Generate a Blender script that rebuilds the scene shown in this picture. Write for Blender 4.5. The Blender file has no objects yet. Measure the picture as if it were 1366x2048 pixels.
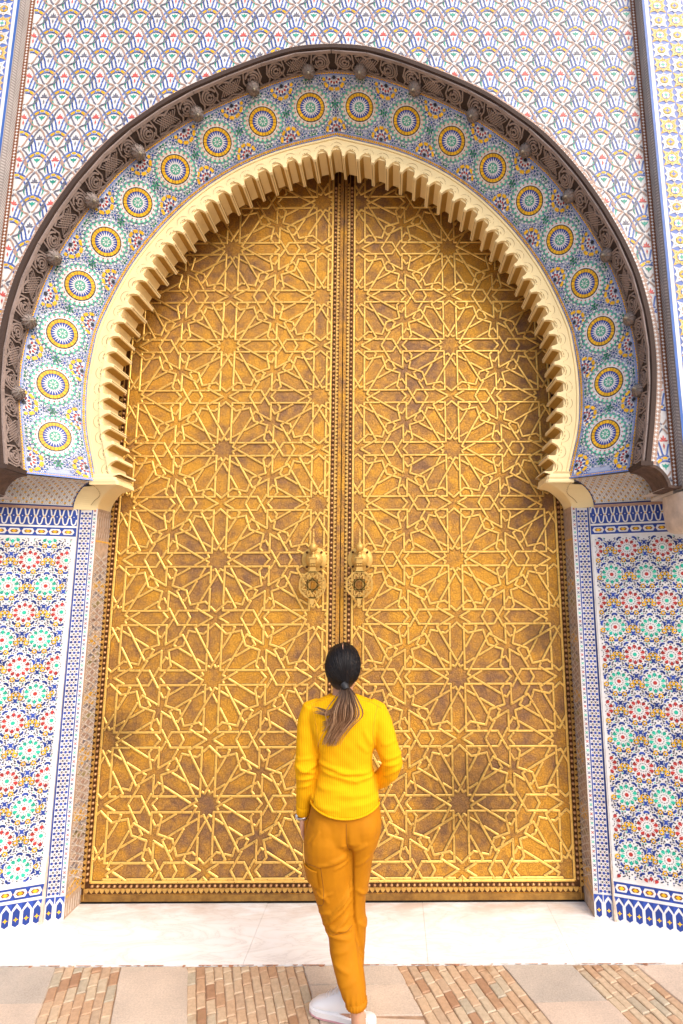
import bpy, bmesh, math, random
import numpy as np
from mathutils import Vector, Matrix, noise
random.seed(7)
R = math.radians
PI = math.pi
sc = bpy.context.scene

# ------------------------------------------------------------------ camera
cam_d = bpy.data.cameras.new("camera")
cam = bpy.data.objects.new("camera", cam_d)
sc.collection.objects.link(cam)
sc.camera = cam
PITCH = math.atan(1040 / 6704.0)
cam.location = (0.391, -3.563, 1.9)
cam.rotation_euler = (Matrix.Rotation(R(90) + PITCH, 3, 'X') @ Matrix.Rotation(-0.0045, 3, 'Z')).to_euler()
cam_d.sensor_width = 36
cam_d.lens = 1040 / 2048 * 36
cam_d.shift_x = (683 - 787) / 2048
cam_d.clip_start = 0.05
cam_d.clip_end = 3000

# ------------------------------------------------------------------ light
SUN_EL, SUN_AZ = R(42), R(40)          # azimuth: from behind the camera, a little to the right
world = bpy.data.worlds.new("World")
sc.world = world
world.use_nodes = True
nt = world.node_tree
nt.nodes.clear()
wo = nt.nodes.new("ShaderNodeOutputWorld")
bg = nt.nodes.new("ShaderNodeBackground")
sky = nt.nodes.new("ShaderNodeTexSky")
sky.sky_type = 'NISHITA'
sky.sun_disc = False
sky.sun_elevation = SUN_EL
sky.sun_rotation = PI - SUN_AZ
sky.air_density = 1.0
sky.dust_density = 4.0
sky.ozone_density = 1.0
bg.inputs[1].default_value = 0.15
nt.links.new(sky.outputs[0], bg.inputs[0])
nt.links.new(bg.outputs[0], wo.inputs[0])
sun_d = bpy.data.lights.new("sun", 'SUN')
sun_d.energy = 1.2
sun_d.angle = R(55)
sun_d.color = (1.0, 0.965, 0.91)
sun = bpy.data.objects.new("sun", sun_d)
sc.collection.objects.link(sun)
sd = Vector((math.sin(SUN_AZ) * math.cos(SUN_EL), -math.cos(SUN_AZ) * math.cos(SUN_EL), math.sin(SUN_EL)))
sun.rotation_euler = sd.to_track_quat('Z', 'Y').to_euler()
sc.view_settings.view_transform = 'Standard'
sc.view_settings.look = 'None'
sc.view_settings.exposure = 0.72
sc.view_settings.gamma = 1.0
sc.view_settings.use_curve_mapping = False

# ------------------------------------------------------------------ helpers
COL = sc.collection

def tag(o, label=None, cat=None, group=None, kind=None):
    if label: o['label'] = label
    if cat: o['category'] = cat
    if group: o['group'] = group
    if kind: o['kind'] = kind
    return o

def empty(name, loc=(0, 0, 0), parent=None):
    o = bpy.data.objects.new(name, None)
    o.empty_display_size = 0.1
    COL.objects.link(o)
    o.location = loc
    if parent:
        o.parent = parent
    return o

def link(name, me, parent=None, loc=(0, 0, 0), rot=(0, 0, 0), scale=(1, 1, 1), kind=None):
    """Link a mesh; coordinates are world coordinates even when parented to an offset Empty."""
    o = bpy.data.objects.new(name, me)
    COL.objects.link(o)
    o.location = loc
    o.rotation_euler = rot
    o.scale = scale
    if parent:
        o.parent = parent
        off = Vector((0, 0, 0)); q = parent
        while q:
            off += q.location; q = q.parent
        o.location = Vector(loc) - off
    if kind: o['kind'] = kind
    return o

class MB:
    """Mesh collector: polygons with material slots."""
    def __init__(self):
        self.v = []; self.f = []; self.m = []; self.mats = []; self.sm = []
    def mi(self, mat):
        if mat not in self.mats: self.mats.append(mat)
        return self.mats.index(mat)
    def poly(self, pts, mat, smooth=False):
        n = len(self.v)
        self.v.extend([tuple(p) for p in pts])
        self.f.append(tuple(range(n, n + len(pts))))
        self.m.append(self.mi(mat)); self.sm.append(smooth)
    def faces(self, verts, faces, mat, smooth=False):
        n = len(self.v); k = self.mi(mat)
        self.v.extend([tuple(p) for p in verts])
        for f in faces:
            self.f.append(tuple(i + n for i in f)); self.m.append(k); self.sm.append(smooth)
    def box(self, a, b, mat):
        x0, y0, z0 = a; x1, y1, z1 = b
        self.faces([(x0,y0,z0),(x1,y0,z0),(x1,y1,z0),(x0,y1,z0),(x0,y0,z1),(x1,y0,z1),(x1,y1,z1),(x0,y1,z1)],
                   [(3,2,1,0),(4,5,6,7),(0,1,5,4),(1,2,6,5),(2,3,7,6),(3,0,4,7)], mat)
    def grid(self, rows, mat, smooth=False, close=False, flip=False):
        n0 = len(rows[0]); vs = [p for r in rows for p in r]; fs = []
        for i in range(len(rows) - 1):
            for j in range(n0 if close else n0 - 1):
                k = (j + 1) % n0
                q = (i*n0+j, i*n0+k, (i+1)*n0+k, (i+1)*n0+j)
                fs.append(q[::-1] if flip else q)
        self.faces(vs, fs, mat, smooth)
    def loft(self, rings, mat, smooth=True, caps=True):
        n = len(rings[0]); self.grid(rings, mat, smooth, close=True)
        if caps:
            self.faces(rings[0], [tuple(range(n))[::-1]], mat)
            self.faces(rings[-1], [tuple(range(n))], mat)
    def tube(self, path, rad, mat, n=8, smooth=True, caps=True, flat=1.0):
        rings = []
        P = [Vector(p) for p in path]
        up = Vector((0, 1, 0.001))
        for i, p in enumerate(P):
            d = (P[min(i+1, len(P)-1)] - P[max(i-1, 0)]).normalized()
            a = d.cross(up)
            if a.length < 1e-4: a = d.cross(Vector((1, 0, 0)))
            a.normalize(); b = a.cross(d).normalized()
            r = rad[i] if isinstance(rad, (list, tuple)) else rad
            rings.append([p + a*r*math.cos(2*PI*k/n) + b*r*flat*math.sin(2*PI*k/n) for k in range(n)])
        self.loft(rings, mat, smooth, caps)
    def lathe(self, prof, mat, origin=(0,0,0), axis='Z', n=16, smooth=True):
        rings = []
        ox, oy, oz = origin
        for r, h in prof:
            ring = []
            for k in range(n):
                c, s = math.cos(2*PI*k/n)*r, math.sin(2*PI*k/n)*r
                if axis == 'Z': ring.append((ox+c, oy+s, oz+h))
                else: ring.append((ox+c, oy-h, oz+s))      # axis towards -Y
            rings.append(ring)
        self.loft(rings, mat, smooth, True)
    def mesh(self, name):
        me = bpy.data.meshes.new(name)
        me.from_pydata(self.v, [], self.f)
        for m in self.mats: me.materials.append(m)
        me.polygons.foreach_set('material_index', self.m)
        me.polygons.foreach_set('use_smooth', self.sm)
        me.update()
        return me
    def obj(self, name, parent=None, kind=None, weld=False, **kw):
        me = self.mesh(name)
        if weld:
            bm = bmesh.new(); bm.from_mesh(me)
            bmesh.ops.remove_doubles(bm, verts=bm.verts, dist=1e-5)
            bmesh.ops.recalc_face_normals(bm, faces=bm.faces)
            bm.to_mesh(me); bm.free()
        return link(name, me, parent, kind=kind, **kw)

# ------------------------------------------------------------------ materials
def newmat(name):
    m = bpy.data.materials.new(name); m.use_nodes = True
    t = m.node_tree; b = t.nodes["Principled BSDF"]
    return m, t, b
def nd(t, typ, **kw):
    n = t.nodes.new(typ)
    for k, v in kw.items():
        setattr(n, k, v)
    return n
def noise_node(t, scale, detail=4, rough=0.6, coord='Object', stretch=None):
    tc = nd(t, "ShaderNodeTexCoord")
    n = nd(t, "ShaderNodeTexNoise")
    n.inputs['Scale'].default_value = scale
    n.inputs['Detail'].default_value = detail
    n.inputs['Roughness'].default_value = rough
    if coord == 'World':
        g = nd(t, "ShaderNodeNewGeometry"); src = g.outputs['Position']
    else:
        src = tc.outputs[coord]
    if stretch:
        mp = nd(t, "ShaderNodeMapping"); mp.inputs['Scale'].default_value = stretch
        t.links.new(src, mp.inputs[0]); src = mp.outputs[0]
    t.links.new(src, n.inputs['Vector'])
    return n
def ramp(t, src, stops):
    r = nd(t, "ShaderNodeValToRGB")
    e = r.color_ramp.elements
    while len(e) < len(stops): e.new(0.5)
    for i, (p, c) in enumerate(stops):
        e[i].position = p; e[i].color = (*c, 1) if len(c) == 3 else c
    t.links.new(src, r.inputs[0])
    return r
def mixc(t, fac, a, b, mode='MIX'):
    m = nd(t, "ShaderNodeMix", data_type='RGBA', blend_type=mode)
    for s, v in ((0, fac), (6, a), (7, b)):
        if hasattr(v, 'links') or hasattr(v, 'is_linked'): t.links.new(v, m.inputs[s])
        elif isinstance(v, (int, float)): m.inputs[s].default_value = v
        else: m.inputs[s].default_value = (*v, 1)
    return m.outputs[2]
def bump(t, b, src, strength, dist=0.01):
    bp = nd(t, "ShaderNodeBump")
    bp.inputs['Strength'].default_value = strength
    bp.inputs['Distance'].default_value = dist
    t.links.new(src, bp.inputs['Height'])
    t.links.new(bp.outputs[0], b.inputs['Normal'])
    return bp

def tile(name, c, rough=0.22, var=0.22, alt=None):
    """glazed tile: each piece its own slightly different glaze"""
    m, t, b = newmat(name)
    g = nd(t, "ShaderNodeNewGeometry")
    lo = tuple(x * (1 - var) for x in c); hi = tuple(min(1, x * (1 + var)) for x in c)
    if alt: hi = alt
    r = ramp(t, g.outputs['Random Per Island'], [(0.0, lo), (0.55, c), (1.0, hi)])
    n = noise_node(t, 9, 3, coord='World')
    dirt = ramp(t, n.outputs[0], [(0.3, (0.86, 0.83, 0.8)), (0.6, (1, 1, 1))])
    col = mixc(t, 1.0, r.outputs[0], dirt.outputs[0], 'MULTIPLY')
    t.links.new(col, b.inputs['Base Color'])
    b.inputs['Roughness'].default_value = rough+0.08
    b.inputs['Specular IOR Level'].default_value = 0.2
    n2 = noise_node(t, 60, 2, coord='World')
    bump(t, b, n2.outputs[0], 0.12, 0.002)
    return m

def plain(name, c, rough=0.7, metal=0.0, bumps=0.0, bscale=40, var=0.12, vscale=6):
    m, t, b = newmat(name)
    n = noise_node(t, vscale, 5, coord='World')
    lo = tuple(x * (1 - var) for x in c); hi = tuple(min(1, x * (1 + var)) for x in c)
    r = ramp(t, n.outputs[0], [(0.3, lo), (0.7, hi)])
    t.links.new(r.outputs[0], b.inputs['Base Color'])
    b.inputs['Roughness'].default_value = rough
    b.inputs['Metallic'].default_value = metal
    if bumps:
        n2 = noise_node(t, bscale, 6, 0.7, coord='World')
        bump(t, b, n2.outputs[0], bumps, 0.01)
    return m

WHITE = tile("white_glaze", (0.76, 0.75, 0.755), 0.25, 0.05)
CREAM = tile("cream_glaze", (0.72, 0.65, 0.58), 0.3, 0.08)
BLUE = tile("cobalt_glaze", (0.030, 0.065, 0.31), 0.2, 0.4)
NAVY = tile("navy_glaze", (0.018, 0.035, 0.16), 0.2, 0.4)
LBLUE = tile("pale_blue_glaze", (0.13, 0.22, 0.60), 0.22, 0.3)
YEL = tile("saffron_glaze", (0.84, 0.47, 0.025), 0.25, 0.2)
TEAL = tile("turquoise_glaze", (0.11, 0.46, 0.33), 0.22, 0.25)
GREEN = tile("green_glaze", (0.02, 0.20, 0.10), 0.22, 0.4)
RED = tile("oxblood_glaze", (0.38, 0.045, 0.04), 0.25, 0.35)
PINK = tile("coral_glaze", (0.62, 0.12, 0.11), 0.25, 0.25)
BLACK = tile("black_glaze", (0.035, 0.035, 0.045), 0.2, 0.4)
BROWN = tile("brown_glaze", (0.22, 0.085, 0.04), 0.25, 0.3)
TAN = tile("tan_glaze", (0.46, 0.29, 0.215), 0.25, 0.15)
GREY = tile("charcoal_glaze", (0.17, 0.17, 0.22), 0.22, 0.3)
GROUT = plain("zellige_grout", (0.62, 0.55, 0.50), 0.85, bumps=0.1)

def brass(name, dark, light, rough, scale, bstr, lo=0.35, hi=0.65, metal=0.85, chased=False):
    m, t, b = newmat(name)
    n1 = noise_node(t, scale, 6, 0.65, coord='World')
    n0 = noise_node(t, 1.3, 3, 0.6, coord='World')
    ma = nd(t, "ShaderNodeMath", operation='ADD')
    t.links.new(n1.outputs[0], ma.inputs[0]); t.links.new(n0.outputs[0], ma.inputs[1])
    mb = nd(t, "ShaderNodeMath", operation='MULTIPLY'); mb.inputs[1].default_value = 0.5
    t.links.new(ma.outputs[0], mb.inputs[0])
    r = ramp(t, mb.outputs[0], [(lo, dark), (hi, light)])
    col = r.outputs[0]
    n2 = noise_node(t, 130, 4, 0.7, coord='World')
    hgt = n2.outputs[0]
    g = nd(t, "ShaderNodeNewGeometry")
    # two brown tarnish stains low on the leaves, and general dulling towards the foot where hands and water reach
    for (sx_, sz_, rad, k) in ((0.86, 0.60, 0.42, 0.6), (-1.42, 1.0, 0.20, 0.6), (1.36, 1.62, 0.14, 0.6), (-0.80, 4.35, 0.25, .35)):
        d = nd(t, "ShaderNodeVectorMath", operation='DISTANCE'); t.links.new(g.outputs['Position'], d.inputs[0]); d.inputs[1].default_value = (sx_, 0, sz_)
        mr = nd(t, "ShaderNodeMapRange"); mr.inputs[1].default_value = rad; mr.inputs[2].default_value = rad*.25; mr.inputs[3].default_value = 0; mr.inputs[4].default_value = k
        ad = nd(t, "ShaderNodeMath", operation='MULTIPLY_ADD'); t.links.new(n1.outputs[0], ad.inputs[0]); ad.inputs[1].default_value = rad*1.1; 
        sb = nd(t, "ShaderNodeMath", operation='SUBTRACT'); t.links.new(d.outputs['Value'], sb.inputs[0]); sb.inputs[1].default_value = rad*.55
        t.links.new(sb.outputs[0], ad.inputs[2]); t.links.new(ad.outputs[0], mr.inputs[0])
        col = mixc(t, mr.outputs[0], col, tuple(x*.45 for x in dark))
    if chased:
        v = nd(t, "ShaderNodeTexVoronoi"); v.feature = 'DISTANCE_TO_EDGE'; v.inputs['Scale'].default_value = 62
        nz = noise_node(t, 26, 3, 0.6, coord='World')
        mx = nd(t, "ShaderNodeMix", data_type='VECTOR'); mx.inputs[0].default_value = 0.05
        t.links.new(g.outputs['Position'], mx.inputs[4]); t.links.new(nz.outputs['Color'], mx.inputs[5]); t.links.new(mx.outputs[1], v.inputs['Vector'])
        rv = ramp(t, v.outputs['Distance'], [(0.02, (0.66, 0.60, 0.56)), (0.16, (1.05, 1.04, 1.0))])
        col = mixc(t, 0.8, col, rv.outputs[0], 'MULTIPLY')
        hm = nd(t, "ShaderNodeMath", operation='MULTIPLY_ADD'); t.links.new(rv.outputs[0], hm.inputs[0]); hm.inputs[1].default_value = 0.7; t.links.new(n2.outputs[0], hm.inputs[2]); hgt = hm.outputs[0]
    t.links.new(col, b.inputs['Base Color'])
    b.inputs['Metallic'].default_value = metal
    b.inputs["Specular IOR Level"].default_value = 0.4
    rr = ramp(t, n1.outputs[0], [(0.35, (rough + .12,)*3), (0.65, (rough - .05,)*3)])
    t.links.new(rr.outputs[0], b.inputs['Roughness'])
    bump(t, b, hgt, bstr, 0.006)
    return m
BRASS = brass("chased_brass", (0.27, 0.145, 0.075), (0.64, 0.325, 0.04), 0.50, 11, 0.6, 0.40, 0.57, 0.55, True)
RIBM = brass("rib_brass", (0.62, 0.36, 0.10), (0.92, 0.60, 0.15), 0.42, 25, 0.15, 0.3, 0.6, 0.6)
STUDM = brass("stud_brass", (0.36, 0.17, 0.07), (0.64, 0.38, 0.17), 0.36, 20, 0.1, metal=0.7)
TRIMM = brass("trim_brass", (0.45, 0.24, 0.06), (0.76, 0.47, 0.13), 0.42, 30, 0.2, metal=0.6)
CHANM = brass("channel_bronze", (0.07, 0.03, 0.015), (0.16, 0.075, 0.03), 0.5, 20, 0.3)
KNOCK = brass("knocker_brass", (0.50, 0.30, 0.08), (0.70, 0.44, 0.125), 0.48, 18, 0.06, metal=0.5)
SEAT = brass('dark_rib_edge', (0.10, 0.05, 0.025), (0.20, 0.11, 0.05), 0.55, 30, 0.2, metal=0.4)
NAIL = plain("nail_dark", (0.08, 0.035, 0.015), 0.5, 0.6)
DARK = plain("shadow_gap", (0.02, 0.015, 0.012), 0.9)
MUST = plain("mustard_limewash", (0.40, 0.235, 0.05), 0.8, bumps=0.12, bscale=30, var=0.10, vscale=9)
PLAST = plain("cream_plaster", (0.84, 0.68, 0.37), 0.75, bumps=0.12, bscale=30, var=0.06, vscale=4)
PLASTD = plain("dark_plaster", (0.30, 0.22, 0.14), 0.9, bumps=0.4)
GROOVE = plain("groove_brown", (0.26, 0.15, 0.06), 0.9)  # dark brown colour of the flat strips that draw the grooves
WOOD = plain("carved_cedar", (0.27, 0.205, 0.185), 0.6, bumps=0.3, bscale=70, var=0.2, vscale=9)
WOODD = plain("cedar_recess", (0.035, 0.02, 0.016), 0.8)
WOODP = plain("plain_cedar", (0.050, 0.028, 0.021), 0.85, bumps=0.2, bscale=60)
BOSSM = plain("boss_wood", (0.25, 0.21, 0.19), 0.55, bumps=0.35, bscale=60)
# ------------------------------------------------------------------ arch curves (right half, apex -> springing)
Bp = [(0,5.10),(.43,4.98),(.79,4.79),(1.11,4.50),(1.385,4.11),(1.555,3.70),(1.59,3.52),(1.61,3.3),(1.605,3.1),(1.585,2.93),(1.54,2.76),(1.50,2.61)]
Cp = [(0,5.385),(.26,5.355),(.58,5.22),(.9,5.05),(1.15,4.86),(1.37,4.66),(1.58,4.36),(1.78,3.96),(1.875,3.57),(1.9,3.4),(1.905,3.2),(1.89,3.05),(1.855,2.85),(1.81,2.61)]
Dp = [(0,5.415),(.26,5.390),(.58,5.265),(.95,5.08),(1.19,4.90),(1.40,4.70),(1.64,4.35),(1.84,3.91),(1.915,3.55),(1.93,3.3),(1.92,3.1),(1.89,2.87),(1.845,2.61)]
YB, YC, YD, YS = -0.33, -0.55, -0.69, -0.66
YW = -0.13                      # back of the lobes

def resample(pts, N):
    P = [np.array(p, float) for p in pts]
    P = [2*P[0]-P[1]*np.array([1,1])] + P + [2*P[-1]-P[-2]]
    dense = []
    for i in range(1, len(P)-2):
        for k in range(24):
            t = k/24.0
            a,b,c,d = P[i-1],P[i],P[i+1],P[i+2]
            dense.append(0.5*((2*b)+(-a+c)*t+(2*a-5*b+4*c-d)*t*t+(-a+3*b-3*c+d)*t**3))
    dense.append(P[-2]); dense = np.array(dense)
    # smooth the interior a little
    for _ in range(60):
        dense[1:-1] = 0.5*dense[1:-1] + 0.25*(dense[:-2]+dense[2:])
    L = np.concatenate([[0], np.cumsum(np.linalg.norm(np.diff(dense, axis=0), axis=1))])
    s = np.linspace(0, L[-1], N+1)
    return np.stack([np.interp(s, L, dense[:,0]), np.interp(s, L, dense[:,1])], 1), L[-1]
NA = 240
Bc, LB = resample(Bp, NA); Cc, LC = resample(Cp, NA); Dc, LD = resample(Dp, NA)
def at(cur, t):
    """t in [-1,1], negative = left half"""
    a = min(abs(t), 1.0)*NA; i = min(int(a), NA-1); f = a-i
    p = cur[i]*(1-f)+cur[i+1]*f
    if abs(t) > 1: p = cur[NA] + (cur[NA]-cur[NA-1])*(abs(t)-1)*NA
    return np.array([p[0]*(1 if t >= 0 else -1), p[1]])
def inward(cur, t):
    w = max(0.012, 0.055-abs(t)*0.7)
    d = at(cur, t+w)-at(cur, t-w)
    d /= np.linalg.norm(d)
    return np.array([d[1], -d[0]])
LM = (LB+LC)/2
def band(s, v, e=0.0):
    """point of the rosette band: s metres along the middle line, v 0 (inner) .. 1 (outer), e = proud of the surface"""
    t = s/LM
    b = at(Bc, t); c = at(Cc, t)
    p = b*(1-v)+c*v
    y = YB*(1-v)+YC*v
    q = (b-c); q /= (np.linalg.norm(q)+1e-9)
    if e > 0: e = 0.003+e*1.3
    return (p[0]+q[0]*e*0.55, y-e*0.83, p[1]+q[1]*e*0.55)

# ------------------------------------------------------------------ ground
def ground():
    m = plain("earth_paving", (0.40, 0.33, 0.27), 0.85, bumps=0.3)
    g = MB(); g.poly([(-400,-1.9,-0.012),(400,-1.9,-0.012),(400,-400,-0.012),(-400,-400,-0.012)][::-1], m)
    g.poly([(-400,60,-0.012),(400,60,-0.012),(400,-1.9,-0.012),(-400,-1.9,-0.012)][::-1], m)
    o = g.obj("ground", kind='structure', weld=True)
ground()

def marble():
    m, t, b = newmat("white_marble")
    n = noise_node(t, 2.2, 8, 0.6, coord='World', stretch=(1.0, 3.2, 1))
    n.inputs['Distortion'].default_value = 1.6
    r = ramp(t, n.outputs[0], [(0.40, (0.85, 0.855, 0.87)), (0.485, (0.80, 0.79, 0.785)), (0.5, (0.70, 0.69, 0.69)), (0.515, (0.82, 0.81, 0.80)), (0.6, (0.87, 0.875, 0.885))])
    # reddish dust drifts near the door
    geo = nd(t, "ShaderNodeNewGeometry"); sp = nd(t, "ShaderNodeSeparateXYZ"); t.links.new(geo.outputs['Position'], sp.inputs[0])
    n2 = noise_node(t, 3.0, 6, 0.65, coord='World', stretch=(1, 2.5, 1))
    mr = nd(t, "ShaderNodeMapRange"); mr.inputs[1].default_value = -0.26; mr.inputs[2].default_value = -0.02
    t.links.new(sp.outputs[1], mr.inputs[0])
    mu = nd(t, "ShaderNodeMath", operation='MULTIPLY'); t.links.new(mr.outputs[0], mu.inputs[0])
    r2 = ramp(t, n2.outputs[0], [(0.38, (0, 0, 0)), (0.62, (1, 1, 1))]); t.links.new(r2.outputs[0], mu.inputs[1])
    col = mixc(t, mu.outputs[0], r.outputs[0], (0.60, 0.49, 0.41))
    t.links.new(col, b.inputs['Base Color'])
    b.inputs['Roughness'].default_value = 0.35
    n3 = noise_node(t, 12, 5, 0.6, coord='World'); bump(t, b, n3.outputs[0], 0.08, 0.01)
    root = empty("marble_threshold"); root['kind'] = 'structure'
    joints = [-3.2, -2.30, -1.37, -0.40, 0.56, 1.325, 2.28, 3.2]
    for i in range(len(joints)-1):
        x0, x1 = joints[i]+0.0008, joints[i+1]-0.0008
        g = MB(); z = random.uniform(-0.0008, 0.0008)
        g.box((x0, -0.545, -0.05), (x1, 0.12, z), m)
        g.obj("slab", root)
    js = MB(); js.box((-3.2, -0.53, -0.06), (3.2, 0.1, -0.004), plain("joint_sand", (0.50, 0.40, 0.33), 0.9)); js.obj("joint_bed", root)
marble()

def pavement():
    sk = lambda x, y: x + 0.385*(-0.55 - y)
    root = empty("pavement"); root['kind'] = 'structure'
    bm, t, b = newmat("bejmat_brick")
    g = nd(t, "ShaderNodeObjectInfo")
    r = ramp(t, g.outputs['Random'], [(0.0, (0.34, 0.19, 0.11)), (0.12, (0.48, 0.31, 0.19)), (0.4, (0.54, 0.40, 0.27)), (0.7, (0.54, 0.43, 0.30)), (0.88, (0.42, 0.37, 0.28)), (1.0, (0.50, 0.33, 0.21))])
    n = noise_node(t, 45, 6, 0.7, coord='World')
    r2 = ramp(t, n.outputs[0], [(0.3, (0.82, 0.79, 0.77)), (0.6, (1.08, 1.06, 1.05))])
    c = mixc(t, 1.0, r.outputs[0], r2.outputs[0], 'MULTIPLY')
    n4 = noise_node(t, 6.5, 4, 0.6, coord='World')
    r4 = ramp(t, n4.outputs[0], [(0.60, (0, 0, 0)), (0.70, (0.7, 0.7, 0.7))])
    c = mixc(t, r4.outputs[0], c, (0.33, 0.19, 0.10))
    t.links.new(c, b.inputs['Base Color']); b.inputs['Roughness'].default_value = 0.75
    bump(t, b, n.outputs[0], 0.4, 0.006)
    bed = plain("sandy_joint", (0.36, 0.235, 0.15), 0.95, bumps=0.5, bscale=90, var=0.3, vscale=20)
    stone, t, b = newmat("worn_limestone")
    n = noise_node(t, 3.5, 7, 0.65, coord='World')
    oi = nd(t, "ShaderNodeObjectInfo")
    rb = ramp(t, oi.outputs['Random'], [(0.0, (0.50, 0.44, 0.38)), (0.5, (0.60, 0.50, 0.41)), (1.0, (0.64, 0.51, 0.41))])
    rr = ramp(t, n.outputs[0], [(0.3, (0.80, 0.80, 0.80)), (0.65, (1.08, 1.06, 1.04))])
    c = mixc(t, 1.0, rb.outputs[0], rr.outputs[0], 'MULTIPLY')
    n2 = noise_node(t, 120, 4, 0.8, coord='World')
    rs = ramp(t, n2.outputs[0], [(0.35, (0.80, 0.79, 0.78)), (0.6, (1.05, 1.05, 1.05))])
    c = mixc(t, 1.0, c, rs.outputs[0], 'MULTIPLY')
    t.links.new(c, b.inputs['Base Color']); b.inputs['Roughness'].default_value = 0.8
    bump(t, b, n2.outputs[0], 0.35, 0.005)
    g = MB()
    g.poly([(-3.2, -0.545, -0.008), (-3.2, -1.9, -0.008), (3.8, -1.9, -0.008), (3.8, -0.545, -0.008)], bed)
    g.obj("joint_bed", root)
    cr = MB(); rn = random.Random(8); terra = plain("brick_rubble", (0.42, 0.20, 0.12), 0.95, bumps=.6, bscale=120, var=.35, vscale=40)
    x = -2.6
    while x < 2.6:
        w = rn.uniform(.01, .05)
        if rn.random() < .62:
            d = rn.uniform(.002, .008)+(.010 if rn.random() < .12 else 0)
            cr.poly([(x, -.5445, .0005), (x+w, -.5445, .0006), (x+w*.9, -.5445-d, .0007), (x+w*.45, -.5445-d*1.3, .0009), (x+w*.08, -.5445-d*.7, .0007)][::-1], terra)
        x += w*.9
    cr.obj("rubble_line", root, kind='stuff')
    edges = [-3.0, -2.35, -2.05, -1.363, -1.030, -0.686, -0.090, 0.396, 0.941, 1.299, 1.627, 2.2, 2.6, 3.2]
    bricks = [(-2.35, -2.05), (-1.363, -1.03), (-0.686, -0.09), (0.396, 0.941), (1.299, 1.627), (2.2, 2.6)]
    cnt = 0; stuff = MB()
    def brick_mesh(L, W, seed):
        rn = random.Random(seed); mb = MB()
        c = 0.004
        j = lambda: rn.uniform(-0.0016, 0.0016)
        lo = [(-W/2+j(), -L/2+j()), (W/2+j(), -L/2+j()), (W/2+j(), L/2+j()), (-W/2+j(), L/2+j())]
        top = [(x*(1-2*c/W), y*(1-2*c/L)) for x, y in lo]
        v = [(x, y, -0.03) for x, y in lo] + [(x, y, -0.0035) for x, y in lo] + [(x, y, 0.0) for x, y in top]
        mb.faces(v, [(8,9,10,11),(0,1,5,4),(1,2,6,5),(2,3,7,6),(3,0,4,7),(4,5,9,8),(5,6,10,9),(6,7,11,10),(7,4,8,11)], bm)
        return mb.mesh("brick")
    variants = {}
    ang = math.atan(0.385)
    for bi, (a, bx) in enumerate(bricks):
        n = max(2, round((bx-a)/0.0475)); w = (bx-a)/n
        wperp = w*math.cos(ang)
        for i in range(n):
            xc = a + w*(i+0.5)
            y = -0.552 - (0 if i % 2 else 0.045) - random.uniform(0, 0.02)
            first = True
            while y > -1.32:
                L = random.uniform(0.088, 0.108)
                if first and i % 2 == 0: L = 0.045; 
                if first: y = -0.551
                first = False
                ym = y - L/2*math.cos(ang)
                vis = abs(xc) < 1.75 and ym > -0.98
                k = (round(L, 2), round(wperp, 3), random.randint(0, 3))
                if k not in variants: variants[k] = brick_mesh(k[0]-0.004, wperp-0.003, hash(k) & 0xffff)
                loc = (sk(xc, ym)+random.uniform(-.001,.001), ym, random.uniform(-0.0022, 0.0012))
                rot = (random.uniform(-.012,.012), random.uniform(-.02,.02), ang+random.uniform(-.012,.012))
                if vis and cnt < 300:
                    link("brick", variants[k], root, loc, rot); cnt += 1
                else:
                    M = Matrix.Translation(loc) @ Matrix.Rotation(rot[2], 4, 'Z')
                    me = variants[k]
                    stuff.faces([M @ v.co for v in me.vertices], [tuple(p.vertices) for p in me.polygons], bm)
                y -= L*math.cos(ang)
    stuff.obj("brick_field", root, kind='stuff')
    # stone slabs between the brick runs, cross-joints as in the photograph
    runs = [(-3.0,-2.35,[-.8,-1.3]), (-2.05,-1.363,[-0.80,-1.3]), (-1.030,-0.686,[-1.05]), (-0.090,0.396,[-0.685,-0.87,-1.25]), (0.941,1.299,[-0.80,-1.2]), (1.627,2.2,[-1.0]), (2.6,3.2,[-.9])]
    for a, bx, cuts in runs:
        ys = [-0.550]+cuts+[-1.9]
        for k in range(len(ys)-1):
            y0, y1 = ys[k]-0.002, ys[k+1]+0.002
            tilt = random.uniform(-0.03, 0.03)
            mb = MB()
            x0t, x1t = a+0.003, bx-0.003
            N = 8
            z = random.uniform(-0.002, 0.001)
            def edge(xe, i): return sk(xe, y0+(y1-y0)*i/N)+random.uniform(-.003,.003)
            lft = [(edge(x0t, i), y0+(y1-y0)*i/N) for i in range(N+1)]
            rgt = [(edge(x1t, i), y0+(y1-y0)*i/N+(tilt if 0 < i < N else tilt*(1 if k and i==0 else 0.0))) for i in range(N+1)]
            loop = lft + rgt[::-1]
            cx = sum(p[0] for p in loop)/len(loop); cy = sum(p[1] for p in loop)/len(loop)
            top = [(cx+(x-cx)*0.985, cy+(y-cy)*0.988, z) for x, y in loop]
            n = len(loop)
            v = top + [(x, y, z-0.005) for x, y in loop] + [(x, y, -0.04) for x, y in loop]
            f = [tuple(range(n))] + [(i, i+n, (i+1)%n+n, (i+1)%n) for i in range(n)] + [(i+n, i+2*n, (i+1)%n+2*n, (i+1)%n+n) for i in range(n)]
            mb.faces(v, f, stone); mb.obj("slab", root, weld=True)
pavement()

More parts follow.
